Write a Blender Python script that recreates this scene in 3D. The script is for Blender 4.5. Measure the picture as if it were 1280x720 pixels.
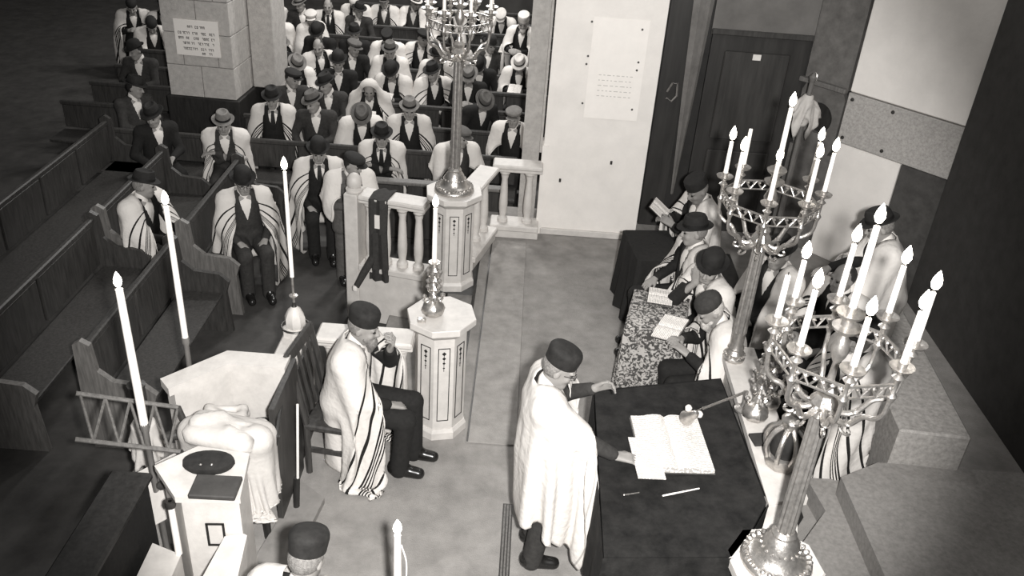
import bpy, bmesh, math, random
import numpy as np
from mathutils import Vector, Matrix, Euler

for _o in list(bpy.data.objects):
    bpy.data.objects.remove(_o)
SC = bpy.context.scene
COL = SC.collection
random.seed(7)
RNG = np.random.RandomState(11)
R = math.radians
PI = math.pi

# ------------------------------------------------------------------ camera
FPX = 1100.0
CAM_H = 4.45
_dx, _dy = 500.0 - 640.0, 2250.0 - 360.0          # where plumb lines meet, from the picture centre
_th = math.atan(FPX / math.hypot(_dx, _dy))
_ro = math.atan2(-_dx, _dy)
_r0 = np.array([1.0, 0, 0]); _u0 = np.array([0, math.sin(_th), math.cos(_th)])
FW = np.array([0, math.cos(_th), -math.sin(_th)])
RT = math.cos(_ro) * _r0 + math.sin(_ro) * _u0
UP = math.cos(_ro) * _u0 - math.sin(_ro) * _r0
CC = np.array([0, 0, CAM_H])
cd = bpy.data.cameras.new('camera'); cd.sensor_width = 36.0; cd.lens = FPX / 1280.0 * 36.0
cd.clip_start = 0.05; cd.clip_end = 200
cam = bpy.data.objects.new('camera', cd); COL.objects.link(cam)
_m = Matrix.Identity(4)
for i in range(3):
    _m[i][0] = RT[i]; _m[i][1] = UP[i]; _m[i][2] = -FW[i]; _m[i][3] = CC[i]
cam.matrix_world = _m
SC.camera = cam

def ray(x, y):
    return FW * FPX + RT * (x - 640) - UP * (y - 360)
def G(x, y, z=0.0):                       # the point at height z under a pixel
    d = ray(x, y); return CC + d * ((z - CAM_H) / d[2])
def GY(x, y, Y):                          # the point on the plane Y = const under a pixel
    d = ray(x, y); return CC + d * (Y / d[1])

# ------------------------------------------------------------------ light and exposure
SC.view_settings.view_transform = 'Standard'
SC.view_settings.look = 'None'
SC.view_settings.gamma = 1.0
SC.view_settings.use_curve_mapping = False
SC.view_settings.exposure = 0.22
W = bpy.data.worlds.new('world'); SC.world = W; W.use_nodes = True
W.node_tree.nodes['Background'].inputs[0].default_value = (1.0, 0.985, 0.965, 1)
W.node_tree.nodes['Background'].inputs[1].default_value = 0.20

def lamp(name, kind, loc, power, size, target=None, **kw):
    l = bpy.data.lights.new(name, kind); l.energy = power; l.color = (1.0, 0.985, 0.965)
    l.shadow_soft_size = size
    for k, v in kw.items(): setattr(l, k, v)
    o = bpy.data.objects.new(name, l); COL.objects.link(o); o.location = loc
    if target is not None:
        o.rotation_euler = (Vector(target) - Vector(loc)).to_track_quat('-Z', 'Y').to_euler()
    return o
# the photographer's flash bulb, just right of the camera in the gallery
lamp('flash_bulb', 'SPOT', (0.22, -0.05, 4.55), 2500, 0.07, (-0.05, 7.8, 0.0), spot_size=R(62), spot_blend=0.4)
# chandeliers of the hall, high above the frame
for _x, _y, _p in ((-3.0, 11.5, 230), (-1.0, 12.0, 380), (-2.6, 15.5, 480), (-0.3, 15.5, 620), (1.6, 7.4, 90)):
    lamp('chandelier_light', 'POINT', (_x, _y, 5.6), _p, 0.35)

# ------------------------------------------------------------------ materials (one warm monochrome print tone)
def tone(v):
    return (v, v * 0.955, v * 0.905, 1.0)
MATS = {}
def mat(name, v, rough=0.7, metal=0.0, var=0.0, scale=8.0, bump=0.0, bscale=60.0, spec=0.3, stretch=(1, 1, 1)):
    if name in MATS: return MATS[name]
    m = bpy.data.materials.new(name); m.use_nodes = True
    nt = m.node_tree; b = nt.nodes['Principled BSDF']
    b.inputs['Base Color'].default_value = tone(v)
    b.inputs['Roughness'].default_value = rough; b.inputs['Metallic'].default_value = metal
    b.inputs['Specular IOR Level'].default_value = spec
    tc = nt.nodes.new('ShaderNodeTexCoord'); mp = nt.nodes.new('ShaderNodeMapping')
    mp.inputs['Scale'].default_value = stretch
    nt.links.new(tc.outputs['Object'], mp.inputs['Vector'])
    if var > 0:
        n = nt.nodes.new('ShaderNodeTexNoise'); n.inputs['Scale'].default_value = scale
        n.inputs['Detail'].default_value = 6; n.inputs['Roughness'].default_value = 0.65
        nt.links.new(mp.outputs['Vector'], n.inputs['Vector'])
        cr = nt.nodes.new('ShaderNodeValToRGB')
        cr.color_ramp.elements[0].position = 0.3; cr.color_ramp.elements[1].position = 0.7
        cr.color_ramp.elements[0].color = tone(max(v * (1 - var), 0.002)); cr.color_ramp.elements[1].color = tone(min(v * (1 + var), 0.95))
        nt.links.new(n.outputs['Fac'], cr.inputs['Fac']); nt.links.new(cr.outputs['Color'], b.inputs['Base Color'])
    if bump > 0:
        n2 = nt.nodes.new('ShaderNodeTexNoise'); n2.inputs['Scale'].default_value = bscale; n2.inputs['Detail'].default_value = 4
        nt.links.new(mp.outputs['Vector'], n2.inputs['Vector'])
        bp = nt.nodes.new('ShaderNodeBump'); bp.inputs['Strength'].default_value = bump; bp.inputs['Distance'].default_value = 0.02
        nt.links.new(n2.outputs['Fac'], bp.inputs['Height']); nt.links.new(bp.outputs['Normal'], b.inputs['Normal'])
    MATS[name] = m
    return m
def emis(name, v, strength):
    m = bpy.data.materials.new(name); m.use_nodes = True
    b = m.node_tree.nodes['Principled BSDF']
    b.inputs['Base Color'].default_value = tone(0.8)
    b.inputs['Emission Color'].default_value = (1.0, 0.93, 0.8, 1); b.inputs['Emission Strength'].default_value = strength
    MATS[name] = m; return m

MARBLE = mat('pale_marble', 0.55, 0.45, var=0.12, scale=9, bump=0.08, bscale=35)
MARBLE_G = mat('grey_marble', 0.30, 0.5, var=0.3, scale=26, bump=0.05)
PLASTER = mat('white_plaster', 0.74, 0.8, var=0.07, scale=3, bump=0.1, bscale=30)
STONE = mat('pillar_stone', 0.40, 0.85, var=0.16, scale=14, bump=0.25, bscale=50)
FLOOR = mat('carpet_floor', 0.25, 0.95, var=0.22, scale=5, bump=0.3, bscale=120)
RUNNER = mat('carpet_runner', 0.28, 0.95, var=0.2, scale=7, bump=0.3, bscale=140)
HALLFLOOR = mat('hall_floor', 0.05, 0.7, var=0.3, scale=5)
WOOD = mat('dark_oak', 0.042, 0.45, var=0.4, scale=7, stretch=(6, 6, 0.7), bump=0.08, bscale=40)
WOODL = mat('worn_oak', 0.13, 0.5, var=0.35, scale=7, stretch=(6, 6, 0.7), bump=0.08, bscale=40)
WOODD = mat('blackened_wood', 0.022, 0.5, var=0.4, scale=7, stretch=(5, 5, 0.8))
SILVER = mat('polished_silver', 0.50, 0.33, metal=0.85, var=0.25, scale=30, bump=0.15, bscale=60)
BRASS = mat('aged_brass', 0.36, 0.38, metal=0.7, var=0.3, scale=25, bump=0.15, bscale=60)
IRON = mat('dark_iron', 0.06, 0.4, metal=0.6)
WAX = mat('candle_wax', 0.85, 0.4, var=0.03, scale=10)
FLAME = emis('candle_flame', 0.9, 9.0)
WICK = mat('wick', 0.01, 0.9)
SKIN = mat('skin', 0.27, 0.55, var=0.1, scale=14)
SKIN_D = mat('skin_tan', 0.2, 0.55, var=0.1, scale=14)
EYE = mat('eye_dark', 0.02, 0.3)
LIP = mat('lip', 0.17, 0.5)
BLACK = mat('black_wool', 0.014, 0.9, var=0.3, scale=30)
CHAR = mat('charcoal_wool', 0.035, 0.9, var=0.3, scale=30)
GREYW = mat('grey_wool', 0.09, 0.9, var=0.25, scale=30)
VELVET = mat('black_velvet', 0.018, 0.8, var=0.5, scale=18)
FELT = mat('black_felt', 0.016, 0.85, var=0.3, scale=20)
FELTG = mat('grey_felt', 0.16, 0.9, var=0.2, scale=20)
FELTB = mat('brown_felt', 0.10, 0.9, var=0.2, scale=20)
FELTW = mat('pale_felt', 0.55, 0.9, var=0.1, scale=20)
BANDM = mat('hat_band', 0.01, 0.6)
SHIRT = mat('white_shirt', 0.72, 0.8)
WHITE_HAIR = mat('white_hair', 0.5, 0.8, var=0.3, scale=60, bump=0.5, bscale=150)
GREY_HAIR = mat('grey_hair', 0.2, 0.8, var=0.4, scale=60, bump=0.5, bscale=150)
DARK_HAIR = mat('dark_hair', 0.02, 0.7, var=0.4, scale=60, bump=0.4, bscale=150)
SHOE = mat('black_leather', 0.012, 0.25, spec=0.5)
PAPERM = mat('paper', 0.70, 0.85, var=0.06, scale=12)
COVER = mat('book_cover', 0.05, 0.6, var=0.4, scale=20)
TABLECLOTH = mat('dark_table_cloth', 0.012, 0.9, var=0.8, scale=9, bump=0.15, bscale=90)
INLAY = mat('black_inlay', 0.015, 0.6)
CREAMCLOTH = mat('cream_cloth', 0.5, 0.9, var=0.08, scale=12, bump=0.2, bscale=40)

def nodes_of(m):
    nt = m.node_tree
    return nt, nt.nodes['Principled BSDF']
def tallit_mat(name, v, stripes, sv=0.015):
    """white wool with woven dark bands parallel to the two ends; u runs from end to end"""
    m = bpy.data.materials.new(name); m.use_nodes = True
    nt, b = nodes_of(m); b.inputs['Roughness'].default_value = 0.9; b.inputs['Specular IOR Level'].default_value = 0.15
    uv = nt.nodes.new('ShaderNodeUVMap'); sx = nt.nodes.new('ShaderNodeSeparateXYZ')
    nt.links.new(uv.outputs['UV'], sx.inputs['Vector'])
    a = nt.nodes.new('ShaderNodeMath'); a.operation = 'SUBTRACT'; a.inputs[1].default_value = 0.5
    nt.links.new(sx.outputs['X'], a.inputs[0])
    c = nt.nodes.new('ShaderNodeMath'); c.operation = 'ABSOLUTE'; nt.links.new(a.outputs[0], c.inputs[0])
    d = nt.nodes.new('ShaderNodeMath'); d.operation = 'MULTIPLY'; d.inputs[1].default_value = 2.0
    nt.links.new(c.outputs[0], d.inputs[0])
    cr = nt.nodes.new('ShaderNodeValToRGB'); r = cr.color_ramp; r.interpolation = 'CONSTANT'
    r.elements[0].position = 0; r.elements[0].color = tone(v)
    r.elements[1].position = 0.999; r.elements[1].color = tone(v)
    for s0, s1 in stripes:
        e = r.elements.new(s0); e.color = tone(sv)
        e = r.elements.new(s1); e.color = tone(v)
    nt.links.new(d.outputs[0], cr.inputs['Fac']); nt.links.new(cr.outputs['Color'], b.inputs['Base Color'])
    tc = nt.nodes.new('ShaderNodeTexCoord'); n2 = nt.nodes.new('ShaderNodeTexNoise'); n2.inputs['Scale'].default_value = 22
    nt.links.new(tc.outputs['Object'], n2.inputs['Vector'])
    bp = nt.nodes.new('ShaderNodeBump'); bp.inputs['Strength'].default_value = 0.25; bp.inputs['Distance'].default_value = 0.03
    nt.links.new(n2.outputs['Fac'], bp.inputs['Height']); nt.links.new(bp.outputs['Normal'], b.inputs['Normal'])
    return m
ST1 = ((0.56, 0.585), (0.68, 0.71), (0.78, 0.793), (0.803, 0.816), (0.826, 0.839), (0.849, 0.862), (0.93, 0.955))
ST2 = ((0.68, 0.72), (0.75, 0.77), (0.79, 0.81), (0.83, 0.87))
TALLIT = tallit_mat('striped_wool_shawl', 0.62, ST1)
TALLIT2 = tallit_mat('cream_striped_shawl', 0.56, ST2)
TALLIT3 = tallit_mat('plain_white_shawl', 0.64, ((0.955, 0.965),), 0.4)

def pattern_mat():
    m = bpy.data.materials.new('flowered_brocade'); m.use_nodes = True
    nt, b = nodes_of(m); b.inputs['Roughness'].default_value = 0.85
    tc = nt.nodes.new('ShaderNodeTexCoord')
    n = nt.nodes.new('ShaderNodeTexNoise'); n.inputs['Scale'].default_value = 26; n.inputs['Detail'].default_value = 5; n.inputs['Distortion'].default_value = 1.6
    nt.links.new(tc.outputs['Object'], n.inputs['Vector'])
    cr = nt.nodes.new('ShaderNodeValToRGB')
    cr.color_ramp.elements[0].position = 0.47; cr.color_ramp.elements[0].color = tone(0.05)
    cr.color_ramp.elements[1].position = 0.54; cr.color_ramp.elements[1].color = tone(0.42)
    nt.links.new(n.outputs['Fac'], cr.inputs['Fac']); nt.links.new(cr.outputs['Color'], b.inputs['Base Color'])
    return m
BROCADE = pattern_mat()
def print_mat(name, v=0.72, sx=1.0, rows=70.0):
    """paper with lines of small print: dark word-like dashes in rows along local y"""
    m = bpy.data.materials.new(name); m.use_nodes = True
    nt, b = nodes_of(m); b.inputs['Roughness'].default_value = 0.9
    tc = nt.nodes.new('ShaderNodeTexCoord'); mp = nt.nodes.new('ShaderNodeMapping')
    nt.links.new(tc.outputs['Object'], mp.inputs['Vector'])
    w = nt.nodes.new('ShaderNodeTexWave'); w.wave_type = 'BANDS'; w.bands_direction = 'Y'; w.inputs['Scale'].default_value = rows / 3.0
    w.inputs['Distortion'].default_value = 0
    nt.links.new(mp.outputs['Vector'], w.inputs['Vector'])
    n = nt.nodes.new('ShaderNodeTexNoise'); n.inputs['Scale'].default_value = 90; n.inputs['Detail'].default_value = 2
    nt.links.new(mp.outputs['Vector'], n.inputs['Vector'])
    g = nt.nodes.new('ShaderNodeMath'); g.operation = 'GREATER_THAN'; g.inputs[1].default_value = 0.62
    nt.links.new(w.outputs['Fac'], g.inputs[0])
    g2 = nt.nodes.new('ShaderNodeMath'); g2.operation = 'GREATER_THAN'; g2.inputs[1].default_value = 0.46
    nt.links.new(n.outputs['Fac'], g2.inputs[0])
    mu = nt.nodes.new('ShaderNodeMath'); mu.operation = 'MULTIPLY'
    nt.links.new(g.outputs[0], mu.inputs[0]); nt.links.new(g2.outputs[0], mu.inputs[1])
    mx = nt.nodes.new('ShaderNodeMix'); mx.data_type = 'RGBA'
    mx.inputs['A'].default_value = tone(v); mx.inputs['B'].default_value = tone(0.38)
    nt.links.new(mu.outputs[0], mx.inputs['Factor']); nt.links.new(mx.outputs['Result'], b.inputs['Base Color'])
    return m
PRINT = print_mat('printed_page')

# ------------------------------------------------------------------ object helpers
def tag(o, label=None, cat=None, group=None, kind=None):
    if label: o['label'] = label
    if cat: o['category'] = cat
    if group: o['group'] = group
    if kind: o['kind'] = kind
    return o
def thing(name, loc=(0, 0, 0), rz=0.0, label=None, cat=None, group=None, kind=None, rot=None):
    o = bpy.data.objects.new(name, None); COL.objects.link(o); o.empty_display_size = 0.05
    o.location = loc; o.rotation_euler = rot if rot is not None else (0, 0, rz)
    return tag(o, label, cat, group, kind)
def link(name, me, m, parent=None, smooth=None):
    o = bpy.data.objects.new(name, me); COL.objects.link(o)
    if m is not None and len(me.materials) == 0: me.materials.append(m)
    if parent is not None: o.parent = parent
    return o
def npmesh(name, V, Fq, smooth=True, uv=None):
    """fast mesh from arrays of vertices and equal-sided faces"""
    me = bpy.data.meshes.new(name)
    V = np.asarray(V, np.float32); Fq = np.asarray(Fq, np.int32); k = Fq.shape[1]; n = len(Fq)
    me.vertices.add(len(V)); me.vertices.foreach_set('co', V.ravel())
    me.loops.add(n * k); me.loops.foreach_set('vertex_index', Fq.ravel())
    me.polygons.add(n)
    me.polygons.foreach_set('loop_start', np.arange(0, n * k, k, dtype=np.int32))
    me.polygons.foreach_set('loop_total', np.full(n, k, np.int32))
    me.polygons.foreach_set('use_smooth', np.full(n, smooth))
    if uv is not None:
        l = me.uv_layers.new(name='UVMap'); l.data.foreach_set('uv', np.asarray(uv, np.float32)[Fq.ravel()].ravel())
    me.update(); me.validate()
    return me

class MB:
    """collects simple shapes into one mesh"""
    def __init__(s): s.bm = bmesh.new()
    def box(s, c, size, rot=None, bev=0.0):
        r = bmesh.ops.create_cube(s.bm, size=1.0)
        M = Matrix.Translation(c) @ (rot.to_4x4() if rot is not None else Matrix.Identity(4)) @ Matrix.Diagonal((*size, 1))
        vs = r['verts']; bmesh.ops.transform(s.bm, matrix=M, verts=vs)
        if bev > 0:
            es = list({e for v in vs for e in v.link_edges})
            bmesh.ops.bevel(s.bm, geom=es, offset=bev, segments=1, affect='EDGES')
        return s
    def bx(s, x0, x1, y0, y1, z0, z1, bev=0.0):
        return s.box(((x0 + x1) / 2, (y0 + y1) / 2, (z0 + z1) / 2), (x1 - x0, y1 - y0, z1 - z0), None, bev)
    def rings(s, rs, cap=True, closed=False):
        """loft between rings of equal point count"""
        vv = [[s.bm.verts.new(p) for p in r] for r in rs]
        n = len(vv[0])
        for a, b in zip(vv[:-1], vv[1:]):
            for i in range(n):
                j = (i + 1) % n
                try: s.bm.faces.new((a[i], a[j], b[j], b[i]))
                except ValueError: pass
        if cap:
            try: s.bm.faces.new(vv[0][::-1]); s.bm.faces.new(vv[-1])
            except ValueError: pass
        return s
    def lathe(s, prof, n=16, M=None, flute=0.0, nf=0, rot0=0.0, sx=1.0, sy=1.0):
        """prof: list of (r, z)"""
        rs = []
        for r, z in prof:
            ring = []
            for i in range(n):
                a = rot0 + 2 * PI * i / n
                q = r * (1 + flute * (math.cos(nf * a) if nf else 0))
                p = Vector((q * math.cos(a) * sx, q * math.sin(a) * sy, z))
                ring.append(M @ p if M is not None else p)
            rs.append(ring)
        return s.rings(rs)
    def tube(s, pts, r, n=8, r2=None):
        pts = [Vector(p) for p in pts]; rs = []; N = len(pts)
        up = None
        for i, p in enumerate(pts):
            t = (pts[min(i + 1, N - 1)] - pts[max(i - 1, 0)]).normalized()
            if up is None:
                up = Vector((0, 0, 1)) if abs(t.z) < 0.9 else Vector((1, 0, 0))
            a = t.cross(up).normalized(); b = t.cross(a).normalized(); up = a.cross(t) if False else up
            rr = r[i] if isinstance(r, (list, tuple)) else (r if r2 is None else r + (r2 - r) * i / max(N - 1, 1))
            rs.append([p + (a * math.cos(2 * PI * k / n) + b * math.sin(2 * PI * k / n)) * rr for k in range(n)])
        return s.rings(rs)
    def prism(s, poly, z0, z1):
        return s.rings([[Vector((x, y, z0)) for x, y in poly], [Vector((x, y, z1)) for x, y in poly]])
    def mesh(s, name='m', smooth=False, bev=0.0):
        bmesh.ops.recalc_face_normals(s.bm, faces=s.bm.faces)
        me = bpy.data.meshes.new(name); s.bm.to_mesh(me); s.bm.free()
        if smooth:
            me.polygons.foreach_set('use_smooth', np.ones(len(me.polygons), bool))
            me.set_sharp_from_angle(angle=R(40))
        return me
    def build(s, name, m, parent=None, smooth=False):
        return link(name, s.mesh(name, smooth), m, parent)
def struct(name, mb, m, parent=None, smooth=False):
    o = mb.build(name, m, parent, smooth)
    if parent is None: o['kind'] = 'structure'
    return o
def copy_tree(o, parent=None):
    c = o.copy(); COL.objects.link(c); c.parent = parent
    for ch in o.children: copy_tree(ch, c)
    return c
def Rz(a): return Matrix.Rotation(a, 4, 'Z')
def smoothpath(pts, n=8):
    """Catmull-Rom through points"""
    P = [np.array(p, float) for p in pts]; P = [2 * P[0] - P[1]] + P + [2 * P[-1] - P[-2]]; out = []
    for i in range(1, len(P) - 2):
        for k in range(n):
            t = k / n
            out.append(0.5 * ((2 * P[i]) + (-P[i - 1] + P[i + 1]) * t + (2 * P[i - 1] - 5 * P[i] + 4 * P[i + 1] - P[i + 2]) * t * t + (-P[i - 1] + 3 * P[i] - 3 * P[i + 1] + P[i + 2]) * t ** 3))
    out.append(P[-2]); return [tuple(p) for p in out]
# ------------------------------------------------------------------ the setting
ZC = -0.5                                   # floor of the hall, below the platform
fl = MB()
fl.prism([(-2.6, -1.5), (4.2, -1.5), (4.2, 9.6), (-0.36, 9.6), (-0.36, 5.62), (-1.62, 5.62), (-1.62, 5.0), (-2.6, 5.0)], -0.5, 0.0)
struct('floor', fl, FLOOR)
struct('floor', MB().bx(-12, 6, -2, 26, ZC - 0.1, ZC - 0.002), HALLFLOOR)
st = thing('trim_1', kind='structure')
for k in range(3):
    x1 = -0.36 - 0.29 * k
    MB().bx(x1 - 0.29, x1 + 0.0, 5.56, 7.68, ZC, -0.125 * (k + 1), 0.008).build('step', RUNNER if k != 1 else FLOOR, st)
    MB().bx(x1 - 0.02, x1 + 0.004, 5.56, 7.68, -0.125 * (k + 1) + 0.05, -0.125 * k + 0.002).build('nosing', WOOD, st)
run = MB().bx(-0.27, 0.12, 5.25, 8.7, 0.0, 0.012, 0.003).build('carpet_runner', RUNNER)
tag(run, 'grey carpet runner laid beside the pale stone pedestals', 'carpet')
MB().bx(-0.265, -0.25, 5.25, 8.7, 0.012, 0.014).build('border', WOOD, run)
gr = thing('floor_grille', (0.085, 4.2, 0), 0.0, 'narrow metal floor grille beside the standing reader', 'grille')
MB().bx(-0.035, 0.035, -0.62, 0.42, 0.0, 0.006).build('frame', IRON, gr)
for i in range(3):
    MB().bx(-0.026 + 0.02 * i, -0.014 + 0.02 * i, -0.6, 0.4, 0.006, 0.018).build('bar', WOODL, gr)

# white pier behind the balustrade, with a posted sheet
wp = MB(); wp.bx(0.27, 1.34, 8.96, 9.6, 0.0, 5.2)
wb = struct('wall_back', wp, PLASTER)
struct('baseboard_back', MB().bx(0.265, 1.35, 8.925, 8.96, 0.0, 0.075, 0.008), MARBLE)
struct('trim_2', MB().bx(0.215, 0.28, 8.94, 9.2, 0.0, 1.05).bx(0.23, 0.27, 8.955, 9.2, 1.05, 5.2), PLASTER)
struct('trim_3', MB().bx(0.0, 0.19, 9.25, 9.6, ZC, 5.2).bx(0.19, 0.215, 9.12, 9.5, 0.9, 5.2), STONE)
sh = thing('posted_notice', tuple(GY(770, 88, 8.958)), 0, 'large pale notice sheet pinned to the white wall', 'notice')
MB().bx(-0.28, 0.28, -0.003, 0.0, -0.52, 0.52).build('sheet', mat('notice_paper', 0.82, 0.8, var=0.03), sh)
for px, py in ((740, 27), (803, 37), (735, 70), (733, 80), (798, 78), (796, 88), (728, 129), (790, 137)):
    q = GY(px, py, 8.955) - GY(770, 88, 8.958)
    MB().lathe([(0.0, 0.0), (0.012, 0.0), (0.010, 0.006), (0.0, 0.008)], 8, Matrix.Translation(q) @ Matrix.Rotation(R(90), 4, 'X')).build('pin', IRON, sh)
for r_ in range(5):                                     # faint lines of print, too worn to read
    mb = MB(); x = -0.17
    while x < 0.17:
        w_ = random.uniform(0.015, 0.05); mb.bx(x, min(x + w_, 0.18), -0.0045, -0.003, -0.06 - 0.055 * r_, -0.052 - 0.055 * r_); x += w_ + 0.02
    mb.build('text_line', mat('faint_ink', 0.5, 0.9), sh)
for px, py in ((764, 203), (700, 225)):
    tag(MB().bx(-0.012, 0.012, -0.02, 0.0, -0.02, 0.02, 0.004).build('wall_hook', IRON), 'small dark hook on the white wall %s' % ('under the notice' if px > 730 else 'near its lower left side'), 'hook').location = GY(px, py, 8.955)

# dark recess, doors and slanted wall at the back right
struct('wall_recess', MB().bx(1.3, 3.1, 9.42, 9.62, 0.0, 5.2), mat('recess_wood', 0.02, 0.6, var=0.4, scale=3))
dr = thing('door_1', (1.95, 9.36, 0), 0, kind='structure')
MB().bx(-0.05, 0.98, 0.0, 0.05, 0.0, 2.26).build('door_leaf', mat('door_wood', 0.03, 0.5, var=0.4, scale=2, stretch=(4, 4, 0.5)), dr)
for z0, z1 in ((0.2, 1.0), (1.12, 2.1)):
    MB().bx(0.1, 0.8, -0.02, 0.0, z0, z1, 0.015).build('panel', mat('door_panel', 0.038, 0.5, var=0.4, scale=2, stretch=(4, 4, 0.5)), dr)
q = GY(946, 73, 9.3)
MB().bx(q[0] - 1.95 - 0.035, q[0] - 1.95 + 0.05, -0.03, -0.02, q[2] - 0.03, q[2] + 0.03).build('door_plate', PAPERM, dr)
q = GY(843, 105, 9.3)
MB().bx(-0.07, 1.0, 0.0, 0.05, 2.26, 5.2).build('lintel', mat('lintel_grey', 0.13, 0.8, var=0.2, scale=3), dr)
MB().bx(-0.07, 1.0, -0.03, 0.0, 2.26, 2.32, 0.008).build('moulding', WOOD, dr)
ds = thing('door_2', (1.42, 9.38, 0), 0, kind='structure')
MB().bx(0, 0.26, 0, 0.05, 0, 4.2).build('door_leaf', mat('door_wood', 0.03), ds)
mb = MB(); mb.tube([(0.09, -0.05, 1.62), (0.13, -0.07, 1.72), (0.19, -0.05, 1.72), (0.2, -0.05, 1.58), (0.15, -0.06, 1.52), (0.09, -0.05, 1.55)], 0.012, 6); mb.build('door_handle', BRASS, ds, True)
cu = MB()                                                # a narrow curtain edge hanging in the recess
rs = []
for z, w_ in ((0.45, 0.015), (1.6, 0.07), (2.9, 0.12), (4.4, 0.16)):
    rs.append([Vector((x, y, z)) for x, y in ((1.74 - w_, 9.3), (1.74 - w_ * 0.4, 9.27), (1.74 + w_ * 0.3, 9.31), (1.74 + w_ * 0.6, 9.28), (1.74 + w_, 9.32), (1.74, 9.35))])
cu.rings(rs); tag(cu.build('curtain', mat('pale_curtain', 0.16, 0.9, var=0.2), None, True), 'narrow pale curtain edge hanging in the dark recess', 'curtain')

# slanted wall: dark frame with a round opening, then stone panels
AW = Vector((2.95, 9.38, 0)); aw = R(-47)
sw = thing('wall_slant', AW, aw, kind='structure')
MB().bx(0, 2.0, 0.06, 0.22, 0, 5.2).build('backing', WOODD, sw)
fr = MB(); hz = 1.50
n = 24
def ringpt(r, i): return (0.265 + r * math.cos(2 * PI * i / n), hz + r * math.sin(2 * PI * i / n))
# the frame board with a real round hole
V = []; F = []
outer = []
for i in range(n):
    a = 2 * PI * i / n; c, s_ = math.cos(a), math.sin(a); t = min(0.255 / abs(c) if abs(c) > 1e-6 else 9, 0.36 / abs(s_) if abs(s_) > 1e-6 else 9)
    outer.append((0.265 + c * t, hz + s_ * t))
rs = [[Vector((x, 0.06, z)) for x, z in outer], [Vector((x, 0.0, z)) for x, z in outer], [Vector((*(lambda p: (p[0], 0.0, p[1]))(ringpt(0.165, i)),)) for i in range(n)], [Vector((*(lambda p: (p[0], 0.06, p[1]))(ringpt(0.165, i)),)) for i in range(n)]]
fr.rings(rs, cap=False); fr.build('round_window_frame', mat('frame_wood', 0.12, 0.6, var=0.3), sw)
MB().bx(0.01, 0.52, 0.0, 0.06, 1.86, 5.2).build('board', mat('frame_wood', 0.075), sw)
MB().bx(0.01, 0.52, 0.0, 0.06, 0.0, hz - 0.36).build('board', mat('frame_wood', 0.075), sw)
MB().bx(-0.02, 0.53, -0.07, 0.0, 1.84, 1.89, 0.008).build('shelf', WOODL, sw)
mb = MB(); mb.tube([(0.1, -0.03, 1.89), (0.1, -0.03, 1.94), (0.13, -0.03, 1.97), (0.16, -0.03, 1.94), (0.16, -0.03, 1.89)], 0.011, 6); mb.build('hook', SILVER, sw, True)
MB().bx(0.545, 1.9, 0.0, 0.06, 1.87, 5.2, 0.01).build('panel', PLASTER, sw)
pl = MB().bx(0.545, 1.9, -0.012, 0.06, 1.33, 1.86, 0.006).build('panel', mat('grey_slab', 0.36, 0.7, var=0.25, scale=50), sw)
for x, z in ((0.6, 1.80), (0.6, 1.39), (1.05, 1.80), (1.05, 1.39)):
    MB().lathe([(0, 0), (0.02, 0), (0.016, 0.012), (0, 0.016)], 10, Matrix.Translation((x, -0.012, z)) @ Matrix.Rotation(R(90), 4, 'X')).build('rivet', IRON, pl)
MB().bx(0.545, 1.27, 0.0, 0.06, 0.0, 1.32, 0.01).build('panel', PLASTER, sw)
MB().bx(1.28, 1.9, 0.0, 0.06, 0.0, 1.32, 0.01).build('panel', mat('wall_cloth', 0.06, 0.9, var=0.3), sw)
struct('wall_right', MB().bx(4.1, 4.3, -1.5, 8.0, 0, 5.2), mat('right_wall', 0.05, 0.8, var=0.2))

# a low stone parapet and steps by the right wall
lp = thing('stone_parapet', (2.86, 5.5, 0), R(-4), 'low grey stone parapet with a hanging strap at right', 'parapet')
MB().bx(0, 0.5, -0.5, 1.4, 0, 0.62, 0.015).build('block', MARBLE_G, lp)
mb = MB(); mb.tube(smoothpath([(0.0, 0.5, 0.62), (-0.015, 0.1, 0.3), (-0.015, -0.1, 0.03)], 5), 0.012, 6); mb.build('strap', PAPERM, lp)
for i, (poly, z1, lb) in enumerate(((([(1.95, 3.2), (4.05, 3.2), (4.05, 4.98), (2.86, 4.98), (2.25, 4.95), (2.30, 4.62), (2.06, 4.3)]), 0.16, 'lower broad grey stone step beside the front candelabrum'),
                                    (([(2.45, 3.2), (4.05, 3.2), (4.05, 4.99), (2.74, 4.99), (2.42, 4.80)]), 0.32, 'upper grey stone step against the low parapet'))):
    tag(MB().prism(poly, 0.0 if i == 0 else 0.16, z1).build('stone_step', mat('step_stone', 0.24, 0.9, var=0.2, scale=30)), lb, 'step')
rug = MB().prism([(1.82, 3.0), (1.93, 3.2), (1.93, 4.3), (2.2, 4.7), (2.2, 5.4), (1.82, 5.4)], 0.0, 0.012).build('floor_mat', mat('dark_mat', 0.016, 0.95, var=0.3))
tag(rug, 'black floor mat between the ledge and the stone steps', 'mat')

# far end and sides of the hall
struct('wall_far', MB().bx(-12, 4, 21.5, 21.7, ZC, 7), mat('far_wall', 0.05, 0.9, var=0.3, scale=1))
struct('wall_left', MB().bx(-12.2, -12, -2, 21.7, ZC, 7), mat('left_wall', 0.03, 0.9))

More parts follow.
